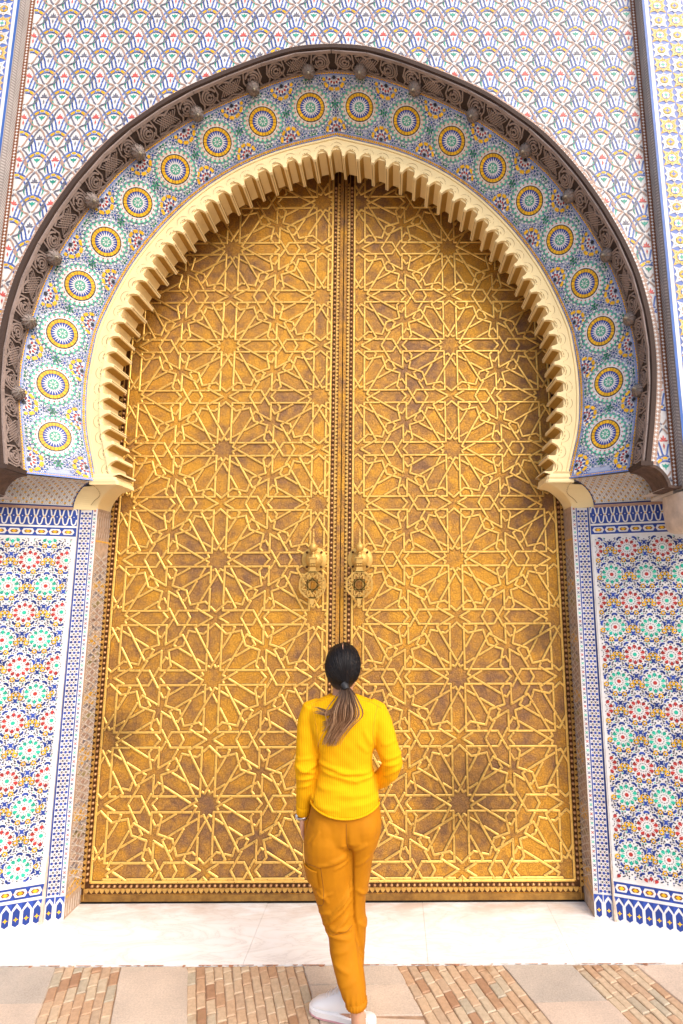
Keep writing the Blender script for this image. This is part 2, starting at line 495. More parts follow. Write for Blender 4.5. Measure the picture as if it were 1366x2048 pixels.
# ------------------------------------------------------------------ mosaic drawing helpers (2-D polygons mapped to a surface)
class Mos:
    def __init__(self, fn, mb=None, keep=None):
        self.fn = fn; self.mb = mb or MB(); self.keep = keep
    def poly(self, pts, mat, e=0.001):
        if self.keep and not all(self.keep(x, y) for x, y in pts): return
        self.mb.poly([self.fn(x, y, e) for x, y in pts], mat)
    def ngon(self, cx, cy, r, n, mat, e=0.001, rot=0.0, sy=1.0):
        self.poly([(cx+r*math.cos(rot+2*PI*k/n), cy+r*sy*math.sin(rot+2*PI*k/n)) for k in range(n)], mat, e)
    def ring(self, cx, cy, r0, r1, n, mat, e=0.001, gap=0.0, rot=0.0):
        for k in range(n):
            a0 = rot+2*PI*(k+gap/2)/n; a1 = rot+2*PI*(k+1-gap/2)/n
            self.poly([(cx+r*math.cos(a), cy+r*math.sin(a)) for r, a in ((r0,a0),(r1,a0),(r1,a1),(r0,a1))], mat, e)
    def petals(self, cx, cy, r0, r1, w, n, mat, e=0.001, rot=0.0, bulge=0.5, blunt=0.0):
        for k in range(n):
            a = rot+2*PI*k/n; c, s = math.cos(a), math.sin(a)
            rm = r0+(r1-r0)*bulge
            P = [(r0,0),(rm,w/2),(r1,blunt*w/2),(r1,-blunt*w/2),(rm,-w/2)] if blunt else [(r0,0),(rm,w/2),(r1,0),(rm,-w/2)]
            self.poly([(cx+c*u-s*v, cy+s*u+c*v) for u, v in P][::-1], mat, e)
    def star(self, cx, cy, r0, r1, n, mat, e=0.001, rot=0.0):
        P = []
        for k in range(2*n):
            a = rot+PI*k/n; r = r1 if k % 2 == 0 else r0
            P.append((cx+r*math.cos(a), cy+r*math.sin(a)))
        self.poly(P, mat, e)
    def ribbon(self, pts, w, mat, e=0.001, seg=1):
        """a bent strip: one tile per 'seg' pieces of its centre line"""
        P = [np.array(p, float) for p in pts]
        L = []; Rr = []
        for i, p in enumerate(P):
            d = P[min(i+1,len(P)-1)]-P[max(i-1,0)]; d /= (np.linalg.norm(d)+1e-9)
            nn = np.array([-d[1], d[0]])*w/2
            L.append(p+nn); Rr.append(p-nn)
        for i in range(len(P)-1):
            self.poly([L[i], L[i+1], Rr[i+1], Rr[i]][::-1], mat, e)

def smooth_path(pts, k=4):
    P = [np.array(p, float) for p in pts]; P = [2*P[0]-P[1]]+P+[2*P[-1]-P[-2]]
    out = []
    for i in range(1, len(P)-2):
        for j in range(k):
            t = j/k; a,b,c,d = P[i-1],P[i],P[i+1],P[i+2]
            out.append(tuple(0.5*((2*b)+(-a+c)*t+(2*a-5*b+4*c-d)*t*t+(-a+3*b-3*c+d)*t**3)))
    out.append(tuple(P[-2])); return out

# ------------------------------------------------------------------ rosette band of the arch
def rosette_band():
    root = tag(empty("mosaic_arch", (0, -0.33, 2.61)), "broad horseshoe band of blue and white mosaic with twenty yellow-ringed rosettes", "tiled arch")
    base = MB(); rows = []
    N = 160
    for i in range(-N, N+1):
        s = LM*i/N
        rows.append([band(s, v/4, 0) for v in range(5)])
    base.grid(rows, LBLUEM, flip=False)
    # a body behind the tiles
    back = [[band(LM*i/N, v, -0.09) for v in (0, 1)] for i in range(-N, N+1)]
    base.grid(back, GROUT)
    base.obj("backing", root)
    S = (LM-0.262)/9.5
    M = Mos(band)
    W0 = 0.375
    def cellfn(s0):
        def f(a, b, e): return band(s0+a, 0.5+b/W0, e)
        return f
    # rosettes
    for side in (-1, 1):
        for k in range(10):
            s0 = side*(0.5+k)*S
            O = Vector(band(s0, 0.5, 0.0)); U = (Vector(band(s0+.01, .5))-Vector(band(s0-.01, .5))).normalized()
            V = Vector(band(s0, 0.75))-Vector(band(s0, 0.25)); V = (V-U*V.dot(U)).normalized()
            Nn = U.cross(V); Nn = -Nn if Nn.y > 0 else Nn
            vs_ = 0.84+0.07*abs(s0)/LM
            m = Mos(lambda a, b, e: tuple(O+U*a+V*(b*vs_)+Nn*(0.0075+e*1.2))); R0 = 0.093
            m.ngon(0,0,R0*1.40,24, CREAM if k < 4 else WHITE, 0.0006)  # cream near the apex: shade of the wooden arch put into the colour
            m.ring(0,0,R0*1.52,R0*1.64,36, WHITE,0.0002, gap=.35)
            m.ngon(0,0,R0*0.78,24, DBLUE, 0.0016)
            m.petals(0,0,R0*0.3,R0*0.765,R0*0.105,24, WHITE,0.0024, bulge=0.25)
            m.ngon(0,0,R0*0.36,12, TEAL, 0.0032)
            m.petals(0,0,R0*0.06,R0*0.31,R0*0.09,8, WHITE,0.0038, rot=0.2)
            m.ring(0,0,R0*0.75,R0*1.06,24, BLACK,0.0018)
            m.ring(0,0,R0*0.765,R0*0.985,24, YEL,0.0028, gap=0.12, rot=0.1)
            m.petals(0,0,R0*1.03,R0*1.16,R0*0.11,24, WHITE,0.0026)
            m.petals(0,0,R0*1.14,R0*1.22,R0*0.15,24, RED,0.0024, rot=PI/24, bulge=0.6)
            for q in range(24):
                a = 2*PI*(q+0.5)/24
                m.ngon(R0*1.33*math.cos(a), R0*1.33*math.sin(a), R0*0.098, 6, TEAL, 0.0022, a)
            for q in range(24):
                a = 2*PI*q/24
                m.ngon(R0*1.49*math.cos(a), R0*1.49*math.sin(a), R0*0.090, 6, TEAL, 0.0022, a)
            m.mb.obj("rosette", root)
    # infill between them
    fill = MB()
    def khatam(m, x, y, r, c=BLUE, p=BLUE, q=LBLUE, ph=0.0):
        m.ring(x,y,r*0.62,r*1.0,8, p, 0.0012, gap=0.45, rot=ph)
        m.petals(x,y,r*0.36,r*1.02,r*0.26,8, WHITE,0.0018, rot=ph, bulge=0.7)
        m.petals(x,y,r*0.85,r*1.32,r*0.30,8, q,0.0014, rot=ph+PI/8, bulge=0.5)
        m.ngon(x,y,r*0.32,8, c,0.0026, ph)
    def flower(m, x, y, rot, lim):
        ins = Mos(m.fn, m.mb, lim)
        ins.ngon(x,y,0.060,12, BLUE,0.0010)
        ins.petals(x,y,0.012,0.062,0.016,10, WHITE,0.0018, bulge=0.6)
        for q in range(10):
            a = 2*PI*q/10+rot
            ins.ngon(x+0.030*math.cos(a), y+0.030*math.sin(a), 0.0075, 6, RED if q % 2 else RED, 0.0024, a)
            a += PI/10
            ins.ngon(x+0.047*math.cos(a), y+0.047*math.sin(a), 0.0075, 6, BLUE, 0.0024, a)
            a2 = a+PI/20; 
            for dd in (-0.10, 0.10):
                ins.ngon(x+0.066*math.cos(a+dd), y+0.066*math.sin(a+dd), 0.0118, 5, YEL, 0.0026, a)
        ins.ngon(x,y,0.012,6, BLACK,0.0030)
    H = W0/2-0.022
    for side in (-1, 1):
        for k in range(0, 11):
            s0 = side*k*S
            if side == -1 and k == 0: continue
            m = Mos(cellfn(s0), fill)
            lim = lambda x, y: abs(y) < H and (abs(x) < S/2) and (True if k < 10 else True)
            ink = Mos(m.fn, fill, (lambda x, y, s0=s0: abs(y) < H and abs(s0+x) < LM-0.006))
            kx = lambda x, y, s0=s0: abs(y) < H and abs(s0+x) < LM-0.006
            # small filler tiles, skipping the rosettes on either side
            na = int(S/0.0150)
            for ia in range(na):
                for ib in range(-11, 12):
                    a_ = -S/2+S*(ia+.5)/na; b_ = ib*0.0150
                    if min(math.hypot(a_-S/2, b_), math.hypot(a_+S/2, b_)) < 0.136: continue
                    if (ia+ib) % 2: ink.star(a_, b_, 0.0038, 0.0090, 4, WHITE, 0.0004, PI/4*(ia % 2))
                    else: ink.ngon(a_, b_, 0.0050, 4, (BLUE, NAVY, BLUE, WHITE, GREEN, WHITE)[(ia+2*ib) % 6], 0.0005, 0)
            # centre: green cluster between rosettes
            ink.petals(0,0,0.008,0.030,0.014,6, GREEN,0.0022, rot=PI/2)
            ink.ngon(0,0,0.008,6, GREEN,0.003)
            # chain of small stars
            for (x,y,r,c,p,q) in ((0,0.047,0.020,BLUE,BLUE,GREEN),(0,-0.047,0.020,BLUE,BLUE,GREEN),
                                (0.052,0.088,0.021,BLUE,BLUE,LBLUE),(-0.052,0.088,0.021,BLUE,BLUE,LBLUE),
                                (0.050,-0.088,0.019,BLUE,BLUE,LBLUE),(-0.050,-0.088,0.019,BLUE,BLUE,LBLUE),
                                (0.092,0.137,0.021,BLUE,BLUE,GREEN),(-0.092,0.137,0.021,BLUE,BLUE,GREEN),
                                (0.088,-0.137,0.020,BLUE,BLUE,GREEN),(-0.088,-0.137,0.020,BLUE,BLUE,GREEN),
                                (0.160,0.150,0.020,GREEN,GREEN,BLUE),(-0.160,0.150,0.020,GREEN,GREEN,BLUE),
                                (0.160,-0.150,0.020,GREEN,GREEN,BLUE),(-0.160,-0.150,0.020,GREEN,GREEN,BLUE),
                                (0.028,0.012,0.012,BLUE,BLUE,LBLUE),(-0.028,0.012,0.012,BLUE,BLUE,LBLUE),
                                (0.125,0.163,0.013,BLUE,BLUE,LBLUE),(-0.125,0.163,0.013,BLUE,BLUE,LBLUE),
                                (0.125,-0.163,0.013,BLUE,BLUE,LBLUE),(-0.125,-0.163,0.013,BLUE,BLUE,LBLUE)):
                if k == 10 and side*(x) > 0.02 and abs(y) < 0.09: pass
                khatam(ink, x, y, r, c, p, q, PI/8)
            flower(ink, 0, 0.150, 0.3, kx)
            flower(ink, 0, -0.150, 0.1, kx)
    # borders: inner and outer yellow chains on pale blue
    for v0, v1 in ((0.0, 0.066), (0.944, 1.0)):
        for i in range(-N, N):
            s0, s1 = LM*i/N, LM*(i+1)/N
            fill.poly([band(s0, v0, .0012), band(s1, v0, .0012), band(s1, v1, .0012), band(s0, v1, .0012)], LBLUE)
    n = 210
    for vc, h in ((0.034, 0.023), (0.972, 0.018)):
        for i in range(-n, n):
            s0 = LM*(i+0.5)/n; w = LM/n/2
            fill.poly([band(s0-w, vc, .002), band(s0-w*.5, vc+h, .002), band(s0+w*.5, vc+h, .002), band(s0+w, vc, .002), band(s0+w*.5, vc-h, .002), band(s0-w*.5, vc-h, .002)], YEL)
            fill.poly([band(s0-w*.5, vc, .0028), band(s0, vc+h*.45, .0028), band(s0+w*.5, vc, .0028), band(s0, vc-h*.45, .0028)], BROWN)
    # borders along the bottom ends
    for side in (-1, 1):
        e0, e1 = side*(LM-0.001), side*(LM-0.020)
        fill.poly([band(e0,0,.0020), band(e0,1,.0020), band(e1,1,.0020), band(e1,0,.0020)], LBLUE)
        for j in range(36):
            va = (j+.1)/36; vb = (j+.9)/36; sm = side*(LM-0.011)
            fill.poly([band(sm, va, .003), band(sm-.005, (va+vb)/2, .003), band(sm, vb, .003), band(sm+.005, (va+vb)/2, .003)], YEL)
    fill.obj("small_mosaic_tiles", root, kind='stuff')
DBLUE = tile('royal_glaze', (0.022, 0.05, 0.27), 0.2, 0.3)
LBLUEM = tile('pale_cobalt_ground', (0.40, 0.46, 0.65), 0.25, 0.1)
rosette_band()

# ------------------------------------------------------------------ scalloped plaster arch
def plaster_arch():
    root = tag(empty("plaster_arch", (0, -0.33, 2.61)), "cream yellow scalloped horseshoe arch framing the top of the golden doors", "arch")
    def off(t, d):
        p = at(Bc, t); n = inward(Bc, t)
        return p+n*d
    VAL = 0.105                 # depth of the plain face above the scallops
    N = 200
    g = MB()
    outer = [off(i/N, -0.004) for i in range(-N, N+1)]
    inner = [off(i/N, VAL) for i in range(-N, N+1)]
    # keep the apex sharp
    YF = YB+0.002
    g.grid([[(a[0], YF, a[1]), (b[0], YF-0.0, b[1])] for a, b in zip(outer, inner)], PLAST)
    # intrados behind the lobes
    deep = [off(i/N, VAL-0.0) for i in range(-N, N+1)]
    back = [off(i/N, -0.075) for i in range(-N, N+1)]
    g.grid([[(b[0], YF, b[1]), (b[0], YW, b[1])] for b in deep], PLAST)
    g.grid([[(b[0], YW, b[1]), (c[0], YW, c[1])] for b, c in zip(deep, back)], PLAST)
    g.grid([[(c[0], YW, c[1]), (c[0], 0.03, c[1])] for c in back], PLASTD)  # recess behind the lobes takes a darker plaster colour
    # raised outer fillet
    fil = [(off(i/N, 0.006), off(i/N, 0.020)) for i in range(-N, N+1)]
    rows = [[(a[0], YF, a[1]), (a[0], YF-0.007, a[1]), (b[0], YF-0.007, b[1]), (b[0], YF, b[1])] for a, b in fil]
    g.grid(rows, PLAST)
    g.obj("arch_ring", root)
    nl = 29
    gro = MB()
    tt = np.linspace(0, 1, 600); pp = np.array([off(t, VAL+0.02) for t in tt])
    cl = np.concatenate([[0], np.cumsum(np.linalg.norm(np.diff(pp, axis=0), axis=1))])
    def teven(q): return float(np.sign(q))*float(np.interp(abs(q)*cl[-1], cl, tt))
    for side in (-1, 1):
        for k in range(nl):
            t0 = side*(k-0.5)/(nl-0.5) if k > 0 else None
            if side == -1 and k == 0: continue
            ta, tb = side*(k-0.5)/(nl-0.5), side*(k+0.5)/(nl-0.5)
            if ta > tb: ta, tb = tb, ta
            ta, tb = teven(ta), teven(tb)
            m = MB()
            K = 18; prof = []
            dep = 0.064
            for i in range(K+1):
                a_ = -PI/2+PI*i/K
                prof.append((0.5+0.395*math.sin(a_), dep*(1-math.cos(a_))))
            prof = [(0, dep)] + prof + [(1, dep)]
            jit = random.uniform(-0.002, 0.002)
            front = [off(ta+(tb-ta)*s, VAL-0.012+d+jit) for s, d in prof]
            fr2 = [off(ta+(tb-ta)*s, VAL-0.012+d*0.96-0.004+jit) for s, d in prof]
            base = [off(ta+(tb-ta)*s, VAL-0.014) for s, d in prof]
            yb = YW
            m.grid([[(a[0], YF-0.010, a[1]), (b[0], YF-0.010, b[1])] for a, b in zip(base, fr2)], PLAST)
            m.grid([[(a[0], YF-0.010, a[1]), (b[0], YF+0.002, b[1])] for a, b in zip(fr2, front)], PLAST, smooth=False)
            ins = [i for i, (q_, d_) in enumerate(prof) if 0.5-.392 <= q_ <= 0.5+.392]
            m.grid([[(b[0], YF+0.002, b[1]), (b[0], YF+0.012, b[1])] for b in front], PLAST)
            i0, i1 = ins[0], ins[-1]
            m.grid([[(b[0], YF+0.012, b[1]), (b[0], yb, b[1])] for b in front[:i0+1]], PLAST)
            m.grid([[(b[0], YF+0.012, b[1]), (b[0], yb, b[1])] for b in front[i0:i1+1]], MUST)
            m.grid([[(b[0], YF+0.012, b[1]), (b[0], yb, b[1])] for b in front[i1:]], PLAST)
            m.grid([[(b[0], yb, b[1]), (a[0], yb, a[1])] for a, b in zip(base, front)], PLAST)
            m.grid([[(a[0], YF+0.001, a[1]), (a[0], YF-0.010, a[1])] for a in base], PLAST)
            m.obj("lobe", root)
            # incised echo lines above the scallop, broken like brush strokes
            for dd, w, skip in ((0.014, 0.0040, 0.30), (0.044, 0.0026, 0.12)):
                on = True; run = 0
                pts = [off(ta+(tb-ta)*s, VAL-0.012+d*0.62-dd) for s, d in prof]
                pt2 = [off(ta+(tb-ta)*s, VAL-0.012+d*0.62-dd-w) for s, d in prof]
                yy = YF-0.0015 if dd > 0.03 else YF-0.0012
                for i in range(len(pts)-1):
                    if random.random() < skip: continue
                    gro.poly([(pts[i][0], yy, pts[i][1]), (pts[i+1][0], yy, pts[i+1][1]), (pt2[i+1][0], yy, pt2[i+1][1]), (pt2[i][0], yy, pt2[i][1])], GROOVE)
            # joint line on the tooth soffit
            a = off(tb, VAL-0.012+dep+0.0012); b2 = off(tb+0.0006, VAL-0.012+dep+0.0012)
            a1 = off(tb-0.0005, VAL-0.012+dep+0.0012)
            gro.poly([(a1[0], YF+0.002, a1[1]), (b2[0], YF+0.002, b2[1]), (b2[0], YW, b2[1]), (a1[0], YW, a1[1])], GROOVE)
    gro.obj("incised_lines", root)
plaster_arch()

# ------------------------------------------------------------------ carved cedar arch
def wood_arch():
    root = tag(empty("carved_wood_arch", (0, -0.69, 2.61)), "dark brown carved timber arch edging the mosaic band, studded with pierced bosses", "wooden arch")
    def sof(t, u, e=0.0):
        """u 0 at the mosaic, 1 at the front"""
        c = at(Cc, t); d = at(Dc, t); dn = inward(Dc, t)
        f = d+dn*0.030
        p = c*(1-u)+f*u
        p = p+dn*(0.012*math.sin(PI*u)+e)
        return (p[0], YC*(1-u)+YD*u, p[1])
    nseg = 8
    front = MB(); N = 200
    rows = []
    for i in range(-N, N+1):
        t = i/N; d = at(Dc, t); n = inward(Dc, t); f = d+n*0.030; g2 = d+n*0.027
        o = d-n*0.0
        rows.append([(f[0], YD+0.004, f[1]), (f[0], YD-0.004, f[1]), (g2[0], YD-0.012, g2[1]), (o[0], YD-0.012, o[1]), (o[0], YD+0.05, o[1])])
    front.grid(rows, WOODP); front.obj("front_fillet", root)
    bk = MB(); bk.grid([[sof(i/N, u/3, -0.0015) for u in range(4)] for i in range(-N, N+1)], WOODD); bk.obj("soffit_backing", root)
    random.seed(11)
    for side in (-1, 1):
        for k in range(nseg):
            ta, tb = side*(k+0.006)/nseg, side*(k+0.994)/nseg
            m = MB()
            K = 12
            rows = [[sof(ta+(tb-ta)*i/K, u/3, 0) for u in range(4)] for i in range(K+1)]
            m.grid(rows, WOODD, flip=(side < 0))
            LS = LD/nseg
            WD = 0.155
            def P(a, b, e=0.008): return sof(ta+(tb-ta)*a/LS, b/WD, e)
            def strip(pts, w, e=0.008):
                mm = Mos(lambda x, y, z: P(x, min(max(y, 0), WD), e), m); 
                pr = [np.array(p, float) for p in pts]
                for i in range(len(pr)-1):
                    d = pr[i+1]-pr[i]; L = np.linalg.norm(d); d /= (L+1e-9); n = np.array([-d[1], d[0]])*w/2
                    q = [pr[i]+n, pr[i+1]+n+d*w*.2, pr[i+1]-n+d*w*.2, pr[i]-n]
                    top = [P(x, min(max(y,0.0),WD), e) for x, y in q]; bot = [P(x, min(max(y,0.0),WD), 0.0) for x, y in q]
                    m.faces(top+bot, [(0,1,2,3),(0,4,5,1),(1,5,6,2),(2,6,7,3),(3,7,4,0)], WOOD)
            # rails
            strip([(0,0.008),(LS*.5,0.008),(LS,0.008)], 0.014, 0.009)
            strip([(0,WD-0.008),(LS*.5,WD-0.008),(LS,WD-0.008)], 0.016, 0.009)
            # scroll work: two spirals, a lattice cartouche between
            cy = WD*0.52
            for cx, hand in ((LS*0.17, 1), (LS*0.83, -1)):
                for r0, a0, a1, w in ((0.052, 0.4, 5.9, 0.010), (0.034, 1.2, 6.8, 0.009), (0.017, 0, 5.5, 0.010)):
                    n = 12
                    strip([(cx+hand*r0*(1-0.12*i/n)*math.cos(a0+(a1-a0)*i/n), cy+r0*(1-0.12*i/n)*math.sin(a0+(a1-a0)*i/n)) for i in range(n+1)], w)
                strip([(cx-0.06, 0.012), (cx-0.045, 0.045), (cx-0.062, 0.08), (cx-0.05, WD-0.012)], 0.009)
                strip([(cx+0.06, 0.012), (cx+0.048, 0.045), (cx+0.064, 0.08), (cx+0.05, WD-0.012)], 0.009)
                strip([(cx-0.03, 0.012), (cx, 0.03), (cx+0.03, 0.012)], 0.008)
                strip([(cx-0.03, WD-0.012), (cx, WD-0.03), (cx+0.03, WD-0.012)], 0.008)
            cx = LS*0.5
            for q in range(-3, 4):
                strip([(cx+q*0.017-0.028, 0.045), (cx+q*0.017+0.028, WD-0.04)], 0.0055)
                strip([(cx+q*0.017+0.028, 0.045), (cx+q*0.017-0.028, WD-0.04)], 0.0055)
            strip([(cx-0.085, 0.03), (cx-0.045, 0.018), (cx, 0.036), (cx+0.045, 0.018), (cx+0.085, 0.03)], 0.010)
            strip([(cx-0.085, WD-.03), (cx-0.045, WD-.018), (cx, WD-.036), (cx+0.045, WD-.018), (cx+0.085, WD-.03)], 0.010)
            m.obj("carved_panel", root)
    # pierced bosses
    def boss(t, sz):
        c = Vector(sof(t, 0.13, 0.0)); n = inward(Dc, t)
        d = Vector((n[0], -0.62, n[1])).normalized()
        e1 = d.orthogonal().normalized(); e2 = d.cross(e1)
        m = MB()
        prof = [(0.034,0.0),(0.040,0.014),(0.041,0.030),(0.035,0.045),(0.022,0.056),(0.009,0.062)]
        rings = [[c+d*h*sz+(e1*math.cos(2*PI*k/14)+e2*math.sin(2*PI*k/14))*r*sz for k in range(14)] for r, h in prof]
        m.loft(rings, WOOD, True)
        # spiral lattice over it
        for sgn in (1, -1):
            for q in range(9):
                pth = []
                for i in range(7):
                    r, h = np.interp(i, [0,1.5,3,4,5,6], [.035,.043,.044,.037,.024,.010]), np.interp(i, [0,1.5,3,4,5,6], [0,.014,.030,.046,.058,.065])
                    a = 2*PI*q/9+sgn*i*0.16
                    pth.append(c+d*h*sz+(e1*math.cos(a)+e2*math.sin(a))*r*sz)
                m.tube(pth, 0.0030*sz, BOSSM, n=4)
        m.tube([c+d*0.055*sz, c+d*0.072*sz, c+d*0.088*sz], [0.011*sz, 0.008*sz, 0.004*sz], plain_tip, n=8)
        m.obj("boss", root)
    for t, s in ((0.05,1.0),(0.155,1.0),(0.27,.95),(0.385,.95),(0.50,.95),(0.625,.95),(0.745,.95),(0.87,.92)):
        boss(t, s)
    for t, s in ((-0.045,1.0),(-0.15,1.0),(-0.26,1.0),(-0.385,1.05),(-0.505,1.05),(-0.625,1.05),(-0.745,1.0),(-0.87,.95)):
        boss(t, s)
plain_tip = plain("boss_tip", (0.42, 0.36, 0.28), 0.5)
wood_arch()
# ------------------------------------------------------------------ front wall with the net-pattern mosaic
XW = 1.98          # where the brown dotted border begins
ZT = 6.5
Dfull = [tuple(Dc[i]) for i in range(NA+1)]
_dz = np.array([p[1] for p in Dfull][::-1]); _dx = np.array([p[0] for p in Dfull][::-1])
CORB = [(1.845,2.64),(1.850,2.610),(1.868,2.598),(1.896,2.576),(1.922,2.545),(1.938,2.508),(1.948,2.478)]
def inside_arch(x, z, m=0.0):
    """true inside the outer line of the wooden arch, widened by m"""
    if z > Dfull[0][1]+m*1.2: return False
    if z < 2.64: return abs(x) < float(np.interp(z, [p[1] for p in CORB[::-1]], [p[0] for p in CORB[::-1]]))+.012+m*.4
    i = np.searchsorted(_dz, min(z, Dfull[0][1]))
    # widen along the local normal
    best = False
    ax = abs(x)
    dd = Dc - np.array([ax, z])
    k = int(np.argmin((dd**2).sum(1)))
    k0, k1 = max(k-1, 0), min(k+1, NA)
    tng = Dc[k1]-Dc[k0]; tng /= np.linalg.norm(tng)
    n = np.array([-tng[1], tng[0]])       # outward (for right half: tangent goes down-right)
    n = n if n[0]+n[1]*0.5 > 0 else -n
    dist = float(np.dot(np.array([ax, z])-Dc[k], n))
    return dist < m

def front_wall():
    root = tag(empty("mosaic_wall", (0, YS, 2.48)), "white wall face above the arch covered in a blue, brown and black net mosaic", "wall")
    m = MB()
    th = 0.30
    pts = []
    N = 120
    for i in range(-N, N+1):
        t = i/N; d = at(Dc, t)
        c = np.array([0, 3.6]); v = d-c
        if abs(v[0]) < 1e-6: s = (ZT-c[1])/v[1]; q = c+v*s
        else:
            s = min((2.012/abs(v[0])), (ZT-c[1])/v[1] if v[1] > 0 else 1e9); q = c+v*s
        pts.append((d, q))
    # corner points need care: insert exact rectangle corners
    rows = []
    for (d, q), (d2, q2) in zip(pts[:-1], pts[1:]):
        m.poly([(d[0], YS, d[1]), (q[0], YS, q[1]), (q2[0], YS, q2[1]), (d2[0], YS, d2[1])], WHITE)
        if (abs(abs(q[0])-2.012) < 1e-6) != (abs(abs(q2[0])-2.012) < 1e-6):
            cx = 2.012*(1 if q[0]+q2[0] > 0 else -1)
            m.poly([(q[0], YS, q[1]), (cx, YS, ZT), (q2[0], YS, q2[1])], WHITE)
    for sd_ in (-1, 1):
        d, q = pts[0 if sd_ < 0 else -1]
        loop = [(d[0], d[1])]+[(sd_*x, z) for x, z in CORB[2:]]+[(sd_*2.012, 2.478)]
        for p1_, p2_ in zip(loop[:-1], loop[1:]):
            m.poly([(q[0], YS, q[1]), (p1_[0], YS, p1_[1]), (p2_[0], YS, p2_[1])], WHITE)
        # underside
        m.poly([(sd_*1.93, YS, 2.482), (sd_*2.012, YS, 2.482), (sd_*2.012, YS+th, 2.482), (sd_*1.93, YS+th, 2.482)], GROUT)
    # upper back closes the space above the mosaic band
    m.box((-2.4, -0.40, 5.6), (2.4, 0.2, ZT), GROUT)
    m.poly([(-2.4, YS, ZT), (2.4, YS, ZT), (2.4, 0.2, ZT), (-2.4, 0.2, ZT)], GROUT)
    m.obj("wall_face", root)
    # ------------- the net pattern
    PX, PZ = 0.2303, 0.1538     # half rows every PZ
    sx, sz = PX/385.0, PZ/217.0
    X0, Z0 = -1.7345, 5.426
    def motif(mm, par, keepfn=None):
        """par selects the flower colour; units: 385 per period"""
        M = Mos(lambda x, y, e: (x*sx, -e, -y*sz), mm, keepfn)
        rb = random.Random(par)
        w = 16.0
        def rib(pts, mat, e=0.0016, k=3, ww=w):
            P = smooth_path(pts, k)
            # convert to metric, build the strip there for an even width
            M2 = Mos(lambda x, y, ee: (x, -ee, y), mm, (lambda X, Z: keepfn(X/sx, -Z/sz)) if keepfn else None)
            M2.ribbon([(x*sx, -y*sz) for x, y in P], ww*sx*1.05, mat, e)
        for s in (-1, 1):
            c1 = CB1 if s > 0 else CB2
            rib([(0,-16),(s*55,-4),(s*104,32),(s*140,84),(s*160,138),(s*172,186),(s*188,206)], c1, 0.0016+.0004*(s < 0))
            rib([(0,26),(s*46,36),(s*86,72),(s*112,122),(s*126,172),(s*140,212),(s*164,238)], c1, 0.0018+.0004*(s < 0))
            a, b = (BROWNT, GREY) if (s > 0) else (GREY, BROWNT)
            rib([(s*84,38),(s*52,96),(s*26,138),(0,156)], a, 0.0024+.00006*s)
            rib([(s*135,82),(s*105,128),(s*72,152),(s*27,172),(s*66,206),(s*98,250),(s*128,292)], b, 0.0026+.00006*s)
            rib([(0,188),(s*34,222),(s*62,272),(s*96,330)], a, 0.0028+.00006*s)
            # yellow links in the arc
            M.poly([(s*40,4),(s*80,30),(s*66,50),(s*30,24)], YEL, 0.0030)
            # leaves
            q = [(s*98,-122),(s*110,-86),(s*110,-56),(s*98,-26),(s*84,-10),(s*92,-50),(s*90,-84)]
            M.poly([(x,y) for x, y in q], TEALD, 0.0014)
        M.poly([(-20,-6),(0,-10),(20,-6),(20,12),(0,8),(-20,12)], YEL, 0.0032)
        M.poly([(0,153),(19,171),(0,190),(-19,171)], WHITE, 0.0034)
        # sprout
        M.poly([(-38,50),(-14,60),(0,48),(14,60),(38,50),(24,76),(8,82),(0,106),(-8,82),(-24,76)], TEALD, 0.0014)
        # palmette
        fc = FLW[par % 2]
        for a, L in ((0,52),(38,42),(-38,42),(80,44),(-80,44)):
            c, s_ = math.sin(R(a)), -math.cos(R(a)); n = (-s_, c)
            o = (0, 296)
            M.poly([(o[0],o[1]),(o[0]+c*L*.6+n[0]*10,o[1]+s_*L*.6+n[1]*8),(o[0]+c*L*1.05,o[1]+s_*L*1.05),(o[0]+c*L*.6-n[0]*10,o[1]+s_*L*.6-n[1]*8)], fc, 0.0014)
        M.poly([(0,310),(10,336),(0,364),(-10,336)], fc, 0.0014)
    FLW = (PINK, GREY)
    full = {}
    for par in (0, 1):
        mm = MB(); motif(mm, par); full[par] = mm.mesh("net_tile_group")
    def ok(x, z): return abs(x) < XW+0.004 and z > 2.49 and not inside_arch(x, z, 0.030)
    cnt = 0; rest = MB()
    for r in range(-8, 22):
        z = Z0 - r*PZ
        for c in range(-4, 22):
            x = X0 + (c + (0.5 if r % 2 else 0))*PX
            if abs(x) > XW+0.15: continue
            par = r % 2
            corners = [(x+dx, z+dz) for dx in (-0.11, 0, 0.11) for dz in (0.08, -0.06, -0.13, -0.25)]
            good = [ok(*p) for p in corners]
            if not any(good): continue
            if all(good):
                if z < 6.1: link("net_tile_group", full[par], root, (x, YS-0.0003-0.000035*((c*7+r*3) % 5), z)); cnt += 1
            else:
                mm = MB(); motif(mm, par, lambda u, v, x=x, z=z: ok(x+u*sx, z-v*sz))
                if mm.v: link("net_tile_group", mm.mesh("net_tile_group"), root, (x, YS-0.0003-0.000035*((c*7+r*3) % 5), z)); cnt += 1
    # ------------- dotted borders
    bd = MB()
    N = 300
